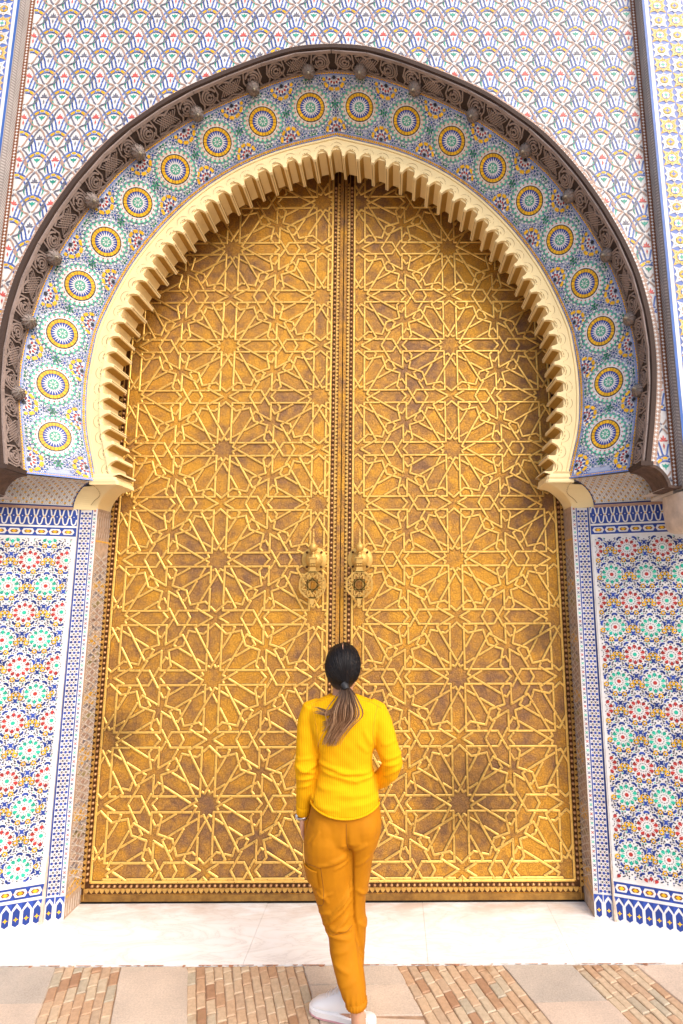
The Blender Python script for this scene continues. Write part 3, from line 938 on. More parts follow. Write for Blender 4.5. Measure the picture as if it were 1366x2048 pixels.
    for side in (-1, 1):
        for i in range(N):
            t0, t1 = side*i/N, side*(i+1)/N
            a, b = at(Dc, t0), at(Dc, t1); na, nb = inward(Dc, t0), inward(Dc, t1)
            for d0, d1, mat, e in ((0.0, 0.011, GROUT, 0.0050), (0.011, 0.048, TANB, 0.0042)):
                P = [a-na*d0, a-na*d1, b-nb*d1, b-nb*d0]
                bd.poly([(p[0], YS-e, p[1]) for p in P], mat)
        n = 150
        for i in range(n):
            t = side*(i+0.5)/n; p = at(Dc, t); nn = inward(Dc, t); c = p-nn*0.029
            u = np.array([-nn[1], nn[0]])
            for k in range(4):
                pass
            def st(c, r0, r1, m, e):
                P = []
                for k in range(8):
                    a = PI*k/4; rr = r1 if k % 2 == 0 else r0
                    q = c+u*rr*math.cos(a)+nn*rr*math.sin(a); P.append((q[0], YS-e, q[1]))
                bd.poly(P, m)
            st(c, 0.0055, 0.0115, WHITE, 0.0056)
            if i % 2: st(p-nn*0.045, 0.003, 0.004, WHITE, 0.0056); 
            st(p-nn*0.013, 0.003, 0.005, WHITE, 0.0056)
    bd.obj("arch_border", root, kind='stuff')
    for side in (-1, 1):
        bd = MB()
        x0, x1 = side*XW, side*(XW+0.030)
        bd.poly([(x0, YS-.0050, 2.48), (x1, YS-.0050, 2.48), (x1, YS-.0050, ZT), (x0, YS-.0050, ZT)], BROWN)
        z = 2.5
        while z < ZT:
            cx = (x0+x1)/2
            P = []
            for k in range(8):
                a = PI*k/4; rr = 0.0105 if k % 2 == 0 else 0.0048
                P.append((cx+rr*math.cos(a), YS-.0062, z+rr*math.sin(a)))
            bd.poly(P, WHITE); z += 0.0225
        # foot of the strip: the same border turns along the bottom
        bd.obj("side_border", root, kind='stuff')
CB1 = tile("dusty_blue_glaze", (0.065, 0.12, 0.38), 0.22, 0.35)
CB2 = tile("mid_blue_glaze", (0.12, 0.19, 0.48), 0.22, 0.35)
BROWNT = tile("rosewood_glaze", (0.44, 0.29, 0.235), 0.25, 0.15)
TEALD = tile("emerald_glaze", (0.05, 0.34, 0.26), 0.22, 0.3)
TANB = tile("pinkish_tan_glaze", (0.48, 0.31, 0.24), 0.25, 0.1)
front_wall()

# ------------------------------------------------------------------ star-pattern pilasters at the picture's edges
def pilaster(side):
    YP = -0.745
    root = tag(empty("tiled_pilaster", (side*2.2, YP, 2.45)),
               "flat pilaster of yellow and white star tiles at the %s edge of the photo" % ("left" if side < 0 else "right"),
               "pilaster", "star-tiled pilasters")
    X = lambda d: side*(2.012+d)
    g = MB()
    a, b = sorted((X(0.0), X(0.75)))
    g.box((a, YP, 2.47), (b, YP+0.10, ZT), GROUT)
    g.obj("body", root)
    s = MB()
    def vs(d0, d1, mat, e): s.poly([(X(d0), YP-e, 2.452), (X(d1), YP-e, 2.452), (X(d1), YP-e, ZT-.01), (X(d0), YP-e, ZT-.01)], mat)
    vs(0.038, 0.262, LBLUE2, .0008); vs(0.0, 0.016, BLUB, .0012); vs(0.016, 0.038, WHITE, .0016); vs(0.262, 0.280, WHITE, .0016); vs(0.280, 0.312, BLUB, .0012)
    vs(0.312, 0.33, WHITE, .0016)
    s.obj("edge_bands", root)
    # carved return facing the doorway
    rt = MB()
    xr = X(-0.0015)
    rt.poly([(xr, YP+0.001, 2.47), (xr, YS-0.001, 2.47), (xr, YS-0.001, ZT), (xr, YP+0.001, ZT)], RET)
    z = 2.5
    while z < ZT:
        for k, (y0, y1) in enumerate(((YP+.006, YP+.036), (YP+.042, YS-.008))):
            xx = X(-0.003)
            q = 0.014 if k == 0 else -0.014
            rt.poly([(xx, y0, z), (xx, y1, z+q), (xx, y1, z+q+.009), (xx, y0, z+.009)], RETL)
        z += 0.020
    rt.obj("chevron_return", root, kind='stuff')
    P = 0.111
    def star_mesh(yellow):
        mm = MB(); M = Mos(lambda x, y, e: (x, -e, y), mm)
        c1, c2 = (YELB, CREAM) if yellow else (WHITE, WHITE)
        r = P*0.5
        pts = []
        for k in range(16):
            a = PI*k/8+PI/4
            rr = r*1.36 if k % 4 == 0 else (r*0.98 if k % 4 == 2 else r*0.74)
            pts.append((rr*math.cos(a), rr*math.sin(a)))
        M.poly(pts, c1, .0020)
        # interlaced outline strips
        w = r*0.10
        for rot, rad in ((PI/4, r*0.98),(0, r*0.92)):
            q = [(rad*math.cos(rot+PI/2*k), rad*math.sin(rot+PI/2*k)) for k in range(5)]
            for k in range(4):
                M.ribbon([q[k], q[k+1]], w, LINE if yellow else LINW, .0028+.0002*k)
        for k in range(8):
            a = PI*k/4
            M.ngon(r*0.70*math.cos(a), r*0.70*math.sin(a), r*0.085, 3, OCH if yellow else PINK, .0034, a+PI)
        M.ngon(0, 0, r*0.50, 8, LBLUE if yellow else OLIVE, .0026, PI/8)
        for k in range(4):
            a = PI/4+PI/2*k
            M.ngon(r*0.25*math.cos(a), r*0.25*math.sin(a), r*0.21, 8, WHITE if yellow else YELB, .0036)
        M.star(0, 0, r*0.15, r*0.34, 4, TEAL if yellow else LBLUE, .0040)
        return mm.mesh("star_tile")
    ms = (star_mesh(True), star_mesh(False))
    for i in range(-34, 8):
        z = 5.745+i*P
        if z < 2.50 or z > 6.3: continue
        for j in range(2):
            x = X(0.038+P*(j+0.5)+0.001)
            link("star_tile", ms[(i+j+(side > 0)) % 2], root, (x, YP, z), scale=(1, 1, 1))
RET = plain("carved_return", (0.34, 0.30, 0.28), 0.8, bumps=0.3)
RETL = plain("carved_chevron", (0.58, 0.53, 0.50), 0.8)
BLUB = tile("sky_cobalt_glaze", (0.06, 0.16, 0.52), 0.2, 0.3)
YELB = tile("lemon_glaze", (0.78, 0.47, 0.06), 0.25, 0.15)
LINE = tile("straw_glaze", (0.80, 0.62, 0.34), 0.25, 0.05)
LINW = tile("bright_white_glaze", (0.82, 0.78, 0.76), 0.25, 0.03)
OCH = tile("ochre_glaze", (0.55, 0.30, 0.02), 0.25, 0.1)
LBLUE2 = tile("periwinkle_glaze", (0.12, 0.19, 0.52), 0.22, 0.3)
OLIVE = tile("olive_glaze", (0.28, 0.25, 0.08), 0.25, 0.1)
pilaster(-1); pilaster(1)

# ------------------------------------------------------------------ splayed side walls
SL = 0.35
NP = math.hypot(1, SL)
def side_map(side):
    """u metres outward along the splayed face from its inner edge, z height, e proud"""
    nx, ny = -SL/NP, -1/NP
    def f(u, z, e=0.0):
        x = 1.672 + u/NP; y = -0.196 - SL*u/NP
        return (side*(x+nx*e), y+ny*e, z)
    return f
UW = 0.95

def rosette10(M, x, y, r, red, sxy=1.0):
    c1, c2 = (REDB, TEALB) if red else (TEALB, REDB)
    M.ngon(x, y, r*1.18, 20, WHITE, .0010)
    M.ngon(x, y, r*0.20, 10, c2, .0020)
    for k in range(10):
        a = 2*PI*k/10+PI/2
        c, s = math.cos(a), math.sin(a)
        M.ngon(x+r*0.40*c, y+r*0.40*s, r*0.060, 4, BLACK, .0022, a)
        pts = [(r*0.56,0),(r*0.72,r*0.13),(r*0.85,r*0.175),(r*0.97,r*0.12),(r*1.02,0),(r*0.97,-r*0.12),(r*0.85,-r*0.175),(r*0.72,-r*0.13)]
        M.poly([(x+c*u-s*v, y+s*u+c*v) for u, v in pts], c1, .0020)
        a2 = a+PI/10; c, s = math.cos(a2), math.sin(a2)
        pts = [(r*0.50,0),(r*0.68,r*0.035),(r*0.88,0),(r*0.68,-r*0.035)]
        M.poly([(x+c*u-s*v, y+s*u+c*v) for u, v in pts], c1, .0021)
        M.ngon(x+r*0.42*c, y+r*0.42*s, r*0.035, 4, BLACK, .0022, a2)
        M.ngon(x+r*1.13*math.cos(a), y+r*1.13*math.sin(a), r*0.085, 4, BLACK, .0024, a)
        M.ngon(x+r*1.10*c, y+r*1.10*s, r*0.07, 4, BLACK, .0022, a2)
def flower6(M, x, y, r):
    M.ngon(x, y, r, 12, YEL, .0018)
    M.petals(x, y, r*0.38, r*1.02, r*0.20, 5, BLACK, .0024, rot=PI/2)
    M.ngon(x, y, r*0.42, 6, WHITE, .0028)
    M.ngon(x, y, r*0.28, 6, LBLUE, .0032)

def side_wall(side):
    root = tag(empty("tiled_side_wall", (side*1.95, -0.30, 0.0)),
               "splayed lower wall of red and green rosette mosaic to the %s of the doors" % ("left" if side < 0 else "right"), "wall", "splayed mosaic walls beside the doors")
    f = side_map(side)
    b = MB()
    b.faces([f(0,0,0), f(UW,0,0), f(UW,2.60,0), f(0,2.60,0), f(0,0,-.2), f(UW,0,-.2), f(UW,2.60,-.2), f(0,2.60,-.2)],
            [(0,1,2,3),(4,7,6,5),(0,3,7,4),(3,2,6,7),(1,5,6,2)], WHITE)
    b.obj("backing", root)
    pw = MB(); e0 = f(UW, 0); xs_ = sorted((e0[0], side*9.0))
    pw.box((xs_[0], e0[1], -.01), (xs_[1], e0[1]+.6, 2.60), PLAINW)
    xs_ = sorted((side*2.55, side*9.0)); pw.box((xs_[0], -.70, 2.601), (xs_[1], .2, ZT), PLAINW)
    pw.obj("plain_wall", root)
    # band layout: heights
    zb0, zb1 = 0.005, 0.135       # blue arcade skirting
    zc0, zc1 = 0.150, 0.215       # chain border
    zp0, zp1 = 0.232, 2.255       # rosette field
    zd0, zd1 = 2.268, 2.325       # chain border
    ze0, ze1 = 2.337, 2.452       # interlace frieze
    uin = 0.020
    fill = MB()
    keep = lambda u, z: uin < u < UW-.002 and zp0 < z < zp1
    M = Mos(f, fill, keep)
    AU, AZ = 0.2010, 0.1635       # u period, half z period
    s = 1 if side > 0 else -1
    U0 = (1.905-1.672)*NP if side < 0 else (1.872-1.672)*NP
    Z0 = 2.115 if side < 0 else 2.172
    rz = AZ*2/1.376/AU             # vertical stretch of the pattern
    n = 0
    for r in range(-2, 14):
        for c in range(-5, 7):
            u = U0+(c+(0.5 if r % 2 else 0))*AU; z = Z0-r*AZ
            if u < -0.06 or u > UW+.06 or z < zp0-.07 or z > zp1+.07: continue
            red = (r % 2 == 0)
            rr = 0.058
            mm = MB(); Mr = Mos(f, mm, keep)
            rosette10(Mr, u, z, rr, red)
            if mm.v: mm.obj("rosette", root); n += 1
            # flowers
            for du, dz in ((.138,.438),(.37,.274),(-.138,.438),(-.37,.274)):
                flower6(M, u+du*AU, z+dz*AZ*2, 0.0150)
            for du in (.44, .56):
                flower6(M, u+du*AU, z, 0.0140)
            # blue bow pieces on a ring
            for k in range(10):
                a = 2*PI*k/10+PI/2; c_, s_ = math.cos(a), math.sin(a)
                rr2 = 0.081
                P = [(-.002,-.018),(.007,-.008),(.007,.008),(-.002,.018),(-.010,.015),(-.005,0),(-.010,-.015)]
                M.poly([(u+c_*(rr2+p)-s_*q, z+s_*(rr2+p)+c_*q) for p, q in P], BLUE, .0016)
                for q in (-.022, .022):
                    M.ngon(u+c_*0.086-s_*q, z+s_*0.086+c_*q, .0045, 4, BLACK, .0020, a)
            for k in range(20):
                a = 2*PI*(k+.5)/20
                M.ngon(u+0.0955*math.cos(a), z+0.0955*math.sin(a), .0048, 4, (BLUE, BLACK, TEALB, NAVY)[k % 4], .0017, a)
            # x-shaped blue piece above / below the pair flower
            for dz in (-.036, .036):
                x, y = u+AU/2, z+dz
                P = [(-.015,-.017),(0,-.010),(.015,-.017),(.008,0),(.015,.017),(0,.010),(-.015,.017),(-.008,0)]
                M.poly([(x+p, y+q) for p, q in P], BLUE, .0019)
            for a_, b_ in ((.25,.20),(.31,.13),(.22,.38),(.08,.30),(.5,.17),(.42,.1),(.58,.1),(.05,.46),(.2,.47),(.14,.33),(.30,.30),(.36,.36),(.27,.42),(.44,.28),(.46,.36),(.36,.20)):
                for sg in (-1, 1):
                    M.ngon(u+sg*a_*AU, z+b_*AZ*2, .0046, 4, BLACK if a_ < .3 else NAVY, .0020)
                    M.ngon(u+sg*a_*AU, z-b_*AZ*2, .0046, 4, BLACK if a_ < .3 else NAVY, .0020)
    fill.obj("small_mosaic_tiles", root, kind='stuff')
    # frames and friezes
    w = MB(); W = Mos(f, w)
    W.poly([(uin-.012, zp0-.002), (uin, zp0-.002), (uin, zp1), (uin-.012, zp1)], WHITE, .003)
    for z0, z1 in ((zb1, zc0), (zc1, zp0), (zp1, zd0), (zd1, ze0)):
        W.poly([(0.004, z0), (UW, z0), (UW, z1), (0.004, z1)], WHITE, .0030)
    w.obj("white_fillet", root)
    for z0, z1 in ((zc0, zc1), (zd0, zd1)):
        q = MB(); Q = Mos(f, q, lambda u, z: u < UW)
        q.poly([f(0.004, z0, .001), f(UW, z0, .001), f(UW, z1, .001), f(0.004, z1, .001)], BLUE)
        zc = (z0+z1)/2; h = (z1-z0)/2
        L = 0.074; u = 0.012
        while u < UW-L:
            x = u+L/2
            Q.poly([(x-L*.47,zc),(x-L*.33,zc+h*.62),(x+L*.33,zc+h*.62),(x+L*.47,zc),(x+L*.33,zc-h*.62),(x-L*.33,zc-h*.62)], WHITE, .002)
            Q.poly([(x-L*.30,zc),(x-L*.18,zc+h*.34),(x+L*.18,zc+h*.34),(x+L*.30,zc),(x+L*.18,zc-h*.34),(x-L*.18,zc-h*.34)], BROWN, .003)
            Q.poly([(x-L*.20,zc),(x,zc+h*.36),(x+L*.20,zc),(x,zc-h*.36)], YEL, .0038)
            Q.ngon(x+L*.5, zc, .004, 4, RED, .0038)
            for sg in (-1, 1): Q.poly([(x+L*.5-.010, zc+sg*h*.98), (x+L*.5+.010, zc+sg*h*.98), (x+L*.5, zc+sg*h*.5)], BLUE, .0025)
            u += L
        q.obj("chain_border", root, kind='stuff')
    # interlace frieze: white ribbons on blue
    q = MB(); Q = Mos(f, q, lambda u, z: 0.004 < u < UW and ze0 < z < ze1)
    q.poly([f(0.004, ze0, .001), f(UW, ze0, .001), f(UW, ze1, .001), f(0.004, ze1, .001)], BLUE)
    L = 0.0475; zc = (ze0+ze1)/2; h = (ze1-ze0)/2; u = -L
    while u < UW:
        for sg in (-1, 1):
            P = smooth_path([(u-L*.12, zc-sg*h*.14), (u+L*.14, zc+sg*h*.16), (u+L*.22, zc+sg*h*.50), (u+L*.30, zc+sg*h*.78), (u+L*.5, zc+sg*h*.90), (u+L*.70, zc+sg*h*.78), (u+L*.78, zc+sg*h*.50), (u+L*.86, zc+sg*h*.16), (u+L*1.12, zc-sg*h*.14)], 3)
            Q.ribbon(P, .0078, WHITE, .002+.0005*(sg > 0))
        Q.ngon(u, zc, .0055, 4, YEL, .0035)
        Q.ngon(u+L*.5, zc, .004, 4, WHITE, .0035)
        u += L
    q.obj("interlace_frieze", root, kind='stuff')
    # blue arcade skirting, each arch a tile of its own
    def arcade(u):
        q = MB(); Q = Mos(f, q, lambda a, z: 0.0 < a < UW)
        L = 0.052
        Q.poly([(u-L*.5, zb0), (u+L*.5, zb0), (u+L*.5, zb1), (u-L*.5, zb1)], WHITE, .001)
        Q.poly([(u-L*.34, zb0+.014), (u, zb0+.002), (u+L*.34, zb0+.014), (u+L*.34, zb0+.082), (u, zb0+.104), (u-L*.34, zb0+.082)], BLUE, .002)
        Q.poly([(u-L*.5, zb1-.002), (u-L*.5, zb1-.045), (u-L*.36, zb1-.030), (u, zb1-.004), (u, zb1-.002)], BLUE, .0022)
        Q.poly([(u+L*.5, zb1-.002), (u+L*.5, zb1-.045), (u+L*.36, zb1-.030), (u, zb1-.004), (u, zb1-.002)][::-1], BLUE, .0022)
        Q.star(u, zb0+.042, .006, .014, 4, YEL, .003)
        q.obj("skirting_tile", root)
    u = 0.03
    while u < UW-.03: arcade(u); u += 0.052
    # chipped plaster edge at the foot of the inner corner
    ch = MB(); rn = random.Random(5+side)
    rows = []
    for i in range(15):
        z = 0.001+0.36*i/14
        k_ = max(0.05, 1-z/.34)**1.3; rows.append([f(-0.006, z, -.004), f(-0.002+rn.uniform(-.002,.002), z, .005*k_+rn.uniform(0,.002)), f(0.008*k_+rn.uniform(-.001,.003), z, .006*k_+rn.uniform(-.001,.002)), f(.004+.020*k_+rn.uniform(-.003,.003), z, .0005)])
    ch.grid(rows, CHIP); ch.obj("chipped_plaster", root)
PLAINW = plain("ochre_render", (0.66, 0.55, 0.42), 0.9, bumps=.2)
REDB = tile("brick_red_glaze", (0.44, 0.05, 0.045), 0.25, 0.3)
TEALB = tile("jade_glaze", (0.035, 0.47, 0.33), 0.22, 0.25)
CHIP = plain("chipped_plaster", (0.60, 0.48, 0.38), 0.9, bumps=0.5, bscale=60, var=0.25, vscale=20)
side_wall(-1); side_wall(1)

# ------------------------------------------------------------------ jambs
ARAB = plain("arabesque_ground", (0.46, 0.33, 0.24), 0.5, var=0.3, vscale=30)
def jamb(side):
    root = tag(empty("tiled_door_jamb", (side*1.62, -0.17, 0.0)),
               "narrow blue and white chequer-tiled jamb standing tight against the %s door" % ("left" if side < 0 else "right"), "door jamb", "tiled jambs of the doorway")
    HZ = 2.46
    # front face slightly oblique
    def ff(u, z, e=0.0): return (side*(1.568+u-e*.15), -0.163-0.20*u-e, z)
    def fr(u, z, e=0.0): return (side*(1.568-e), -0.163+u, z)      # reveal
    g = MB()
    g.poly([ff(0,0), ff(.106,0), ff(.106,HZ), ff(0,HZ)], WHITE)
    g.poly([fr(0,0), fr(.175,0), fr(.175,HZ), fr(0,HZ)], ARAB)
    g.poly([ff(.106,0), side_map(side)(0.004,0,-.012), side_map(side)(0.004,HZ,-.012), ff(.106,HZ)], RET)
    g.poly([ff(0,HZ), ff(.106,HZ), (side*1.66, 0.02, HZ), (side*1.568, 0.02, HZ)], PLAST)
    g.obj("core", root)
    q = MB(); Q = Mos(ff, q)
    zb = 0.135; zt = HZ-.012
    Q.poly([(.027, zb), (.033, zb), (.033, zt), (.027, zt)], BLUE, .0012)
    Q.poly([(.097, zb), (.105, zb), (.105, zt), (.097, zt)], BLUE, .0012)
    p = 0.0330
    z = zb+0.012; r = 0
    while z < zt-.008:
        for k in range(5):
            u = .0425+k*0.01125
            if r % 2 == 0:
                if k % 2 == 0: Q.ngon(u, z, .0082, 8, BLUE, .0012, PI/8)
                else: Q.ngon(u, z, .0030, 4, RED, .0014)
            else:
                if k % 2:
                    Q.ribbon([(u-.0052, z-.0062), (u+.0052, z+.0062)], .0036, BLACK, .0012)
                    Q.ribbon([(u-.0052, z+.0062), (u+.0052, z-.0062)], .0036, BLACK, .0014)
                else: Q.ngon(u, z, .0030, 4, RED, .0014)
        z += p/2; r += 1
    # coloured link band on the arris
    z = zb+.006; k = 0
    cols = (REDB, NAVY, TEALB, NAVY)
    while z < zt:
        Q.ngon(.015, z, .0085, 8, WHITE, .0014)
        c = cols[k % 4]
        Q.poly([(.005, z+.006), (.025, z+.006), (.0175, z+.0125), (.0125, z+.0125)], c, .0012)
        Q.poly([(.005, z+.020), (.025, z+.020), (.0175, z+.0135), (.0125, z+.0135)][::-1], c, .0012)
        z += .026; k += 1
    q.obj("lattice_tiles", root, kind='stuff')
    # foot: blue arcade
    for u in (.026, .080):
        q = MB(); Q = Mos(ff, q, lambda a, z: a < .107)
        Q.poly([(u-.026+.002, .004), (u+.026, .004), (u+.026, zb-.006), (u-.024, zb-.006)], WHITE, .001)
        Q.poly([(u-.015,.018),(u,.006),(u+.015,.018),(u+.015,.082),(u,.104),(u-.015,.082)], BLUE, .002)
        Q.poly([(u-.024,zb-.006),(u-.024,zb-.05),(u-.018,zb-.034),(u,zb-.012),(u+.018,zb-.034),(u+.024,zb-.05),(u+.024,zb-.006)], BLUE, .0022)
        Q.star(u, .046, .006, .012, 4, YEL, .003)
        q.obj("skirting_tile", root)
    # reveal: brown arabesque
    q = MB(); Q = Mos(fr, q, lambda u, z: 0.002 < u < .172)
    Q.poly([(.003,0.0),(.172,0.0),(.172,.10),(.003,.10)], NAVY, .001)
    for k in range(7):
        u = .016+k*.024; Q.poly([(u-.004,.012),(u+.004,.012),(u+.004,.078),(u,.088),(u-.004,.078)], CREAM, .002)
    Q.poly([(.003,.10),(.172,.10),(.172,.108),(.003,.108)], WHITE, .002)
    for k in range(9):
        u = .012+k*.018; Q.ngon(u, .118, .007, 6, YEL, .002)
    Q.poly([(.003,HZ-.20),(.172,HZ-.20),(.172,HZ-.01),(.003,HZ-.01)], GREY, .001)
    for k in range(6):
        u = .02+k*.027
        Q.ribbon([(u-.006,HZ-.19),(u+.004,HZ-.14),(u-.004,HZ-.08),(u+.006,HZ-.02)], .006, CREAM, .002)
        Q.ribbon([(u+.010,HZ-.19),(u+.0,HZ-.14),(u+.008,HZ-.08),(u-.002,HZ-.02)], .004, TAN, .0024)
    for k in range(9):
        u = .012+k*.018; Q.ngon(u, HZ-.215, .007, 6, YEL, .002)
    Q.poly([(.003,HZ-.232),(.172,HZ-.232),(.172,HZ-.226),(.003,HZ-.226)], NAVY, .002)
    rn = random.Random(3)
    z = .145; k = 0
    while z < HZ-.34:
        A = 0.072*math.sin(k*0.9)
        # strapwork zigzags and little rosettes
        for ph, e in ((0, .002), (1, .0024)):
            a, b_ = (.012, .160) if (k+ph) % 2 else (.160, .012)
            Q.ribbon([(a, z), ((a+b_)/2, z+.045), (b_, z+.080)], .0055, CREAM, e)
            Q.ribbon([(a, z+.10), ((a+b_)/2, z+.044), (b_, z+.018)], .004, RETL, e+.0004)
        for u in (.03, .058, .086, .114, .142):
            zz = z+rn.uniform(0, .05)
            kind = k % 8
            c = YEL if kind in (0, 1) else (BROWNT if kind in (3, 4, 5) else (OLIVE if kind == 6 else GREY))
            Q.petals(u, zz, .002, .017, .010, 6, c, .0018, rot=rn.random(), bulge=.6)
            Q.ngon(u, zz, .003, 5, BLACK, .003)
        z += .044; k += 1
    q.obj("arabesque_tiles", root, kind='stuff')
jamb(-1); jamb(1)

# ------------------------------------------------------------------ coved cornices, plaster and timber corbels
def cavetto(t):
    a = t*PI/2
    return 1-math.cos(a), math.sin(a)
NAVYM = plain("navy_edge", (0.03, 0.05, 0.20), 0.8)
def cornice(side):
    root = tag(empty("tiled_cornice", (side*1.75, -0.3, 2.46)), "coved cornice of tiny black, white and yellow tiles under the %s end of the mosaic arch" % ("left" if side < 0 else "right"), "cornice", "tiled cornices under the arch")
    z0, z1 = 2.455, 2.608
    def f(u, v, e=0.0):
        """u 0 inner..1 outer, v 0 bottom..1 top"""
        h, w = cavetto(v)
        bx, by = 1.700+u*0.42, -0.208-u*0.147
        tx, ty = 1.515+u*0.390, -0.333-u*0.240
        x = bx+(tx-bx)*h; y = by+(ty-by)*h
        a = v*PI/2
        nx, ny = -SL/NP, -1/NP
        return (side*(x+nx*e*math.cos(a)), y+ny*e*math.cos(a), z0+(z1-z0)*w-e*math.sin(a))
    g = MB(); g.grid([[f(i/10, j/10) for j in range(11)] for i in range(11)], WHITE, smooth=True)
    g.grid([[f(i/10, 1), (f(i/10,1)[0]+side*.02, f(i/10,1)[1]+.3, z1+.001)] for i in range(11)], GROUT)
    g.obj("cove", root)
    q = MB(); Q = Mos(lambda u, v, e: f(u, v, e+.0022), q, lambda u, v: 0 < u < 1.0 and 0.0 < v < 1)
    L = 0.44; Hh = 0.26; p = 0.0205
    n = int(L/p); m = int(Hh/p)
    for i in range(n):
        for j in range(1, m):
            u, v = (i+.5)/n, (j+.5)/m
            du, dv = .5/n, .5/m
            if (i+j) % 2:
                Q.poly([(u-du*.9,v),(u,v+dv*.5),(u+du*.9,v),(u,v-dv*.5)], YEL if j % 3 else TAN, .0012)
                for sg in (-1, 1):
                    Q.poly([(u-du*.8,v+sg*dv*.35),(u,v+sg*dv*.95),(u+du*.8,v+sg*dv*.35),(u,v+sg*dv*.6)], BLACK, .0014)
            else:
                Q.star(u, v, du*.5, du*1.1, 4, WHITE, .0012)
                for k in range(4):
                    a = PI/4+PI/2*k
                    Q.poly([(u+du*(.72*math.cos(a)+.22*math.cos(b_)), v+dv*(.72*math.sin(a)+.22*math.sin(b_))) for b_ in (0, PI/2, PI, 3*PI/2)], GREY, .0012)
    Q.poly([(0.002,.005),(.999,.005),(.999,.06),(.002,.06)], BLUE, .002)
    for j_ in range(9): Q.poly([(0.002,.06+j_*.1),(.020,.06+j_*.1),(.020,.15+j_*.1),(.002,.15+j_*.1)], NAVYM, .0014)
    q.obj("small_cove_tiles", root, kind='stuff')
    d = MB()
    d.grid([[ (f(u,0,.012)[0], f(u,0,.012)[1], z0-.012), (f(u,0,.012)[0], f(u,0,.012)[1], z0+.004), (f(u,0,.0)[0], f(u,0,.0)[1], z0+.004)] for u in (0, .5, 1)], TAN)
    d.grid([[ (f(u,0,.012)[0], f(u,0,.012)[1], z0-.012), (f(u,0,-.01)[0], f(u,0,-.01)[1], z0-.012)] for u in (0, .5, 1)], TAN)
    d.obj("drip_moulding", root)
cornice(-1); cornice(1)

def plaster_corbel(side):
    root = tag(empty("plaster_corbel", (side*1.55, -0.2, 2.45)), "cream yellow curved plaster corbel carrying the %s foot of the scalloped arch" % ("left" if side < 0 else "right"), "corbel", "plaster corbels of the scalloped arch")
    z0, z1 = 2.448, 2.585
    g = MB(); rings = []
    rn = random.Random(9+side)
    for j in range(15):
        v = j/14; a_ = R(72)*v; h, w = (1-math.cos(a_))/(1-math.cos(R(72))), math.sin(a_)/math.sin(R(72))
        z = z0+(z1-z0)*w
        xi = 1.572-0.215*h; yf = -0.168-0.165*h
        a2 = math.asin(min(1, max(0, (z-2.455)/.153))); h2 = 1-math.cos(a2); xo = 1.703-0.185*h2; yb = 0.0-0.13*min(1, h*1.5)
        c = 0.008
        rings.append([(side*xi, yf+c, z), (side*(xi+c), yf, z), (side*xo, -.210-.125*h2, z), (side*(xo+.03), yb, z), (side*xi, yb, z)])
    g.loft(rings, PLAST, smooth=False)
    g.obj("cavetto_block", root, weld=True)
    # broken cap above, up to the first scallop
    g = MB(); rings = []
    for j in range(7):
        v = j/6; z = z1+0.070*v
        xi = 1.356+0.018*v+rn.uniform(-.006,.006)+(0.02 if j > 4 else 0); yf = -0.336+rn.uniform(-.004,.004)
        rings.append([(side*(xi), yf+.010, z), (side*(xi+.012), yf-.004, z), (side*(1.535), yf-.004, z), (side*(1.535), -.13, z), (side*xi, -.13, z)])
    g.loft(rings, PLAST, smooth=False); g.obj("cap", root, weld=True)
    l = MB()
    pts = smooth_path([(1.515, 2.59), (1.525, 2.54), (1.575, 2.505), (1.60, 2.48)], 5)
    for a, b in zip(pts[:-1], pts[1:]):
        def yy(p):
            w = (p[1]-z0)/(z1-z0); h = 1-math.sqrt(max(0, 1-w*w)); return -0.168-0.165*h-0.018
        l.poly([(side*a[0], yy(a), a[1]), (side*b[0], yy(b), b[1]), (side*b[0], yy(b), b[1]-.004), (side*(a[0]-.003), yy(a), a[1]-.002)], GROOVE)
    l.obj("incised_lines", root)
plaster_corbel(-1); plaster_corbel(1)

def wood_corbel(side):
    root = tag(empty("wooden_corbel", (side*1.88, -0.6, 2.48)), "dark worn timber corbel curving out under the %s end of the carved wooden arch" % ("left" if side < 0 else "right"), "corbel", "timber corbels of the wooden arch")
    g = MB()
    prof = [(1.800,2.625),(1.812,2.603),(1.838,2.600),(1.868,2.590),(1.896,2.568),(1.918,2.538),(1.932,2.505),(1.938,2.478),(1.965,2.474),(2.008,2.474)]
    rows = []
    rn = random.Random(2)
    for x, z in prof:
        rows.append([(side*(x+.012), YD-.012, z+.012), (side*x, YD-.008, z), (side*(x+rn.uniform(-.002,.002)), YD+.05, z), (side*x, YC+.03, z-.001), (side*(x+.006), YC+.05, z)])
    g.grid(rows, WOODW)
    g.grid([[(side*(x+.012), YD-.012, z+.012), (side*(x+.012), YS+.002, z+.012)] for x, z in prof], WOODW)
    g.obj("curved_soffit", root)
    c = MB()
    c.box(tuple(min(a, b) for a, b in zip((side*1.79, YD-.014, 2.603), (side*1.86, YC+.01, 2.628))), tuple(max(a, b) for a, b in zip((side*1.79, YD-.014, 2.603), (side*1.86, YC+.01, 2.628))), WOODP)
    c.obj("lip", root)
WOODW = plain("worn_cedar", (0.105, 0.062, 0.045), 0.7, bumps=0.6, bscale=45, var=0.45, vscale=22)
wood_corbel(-1); wood_corbel(1)

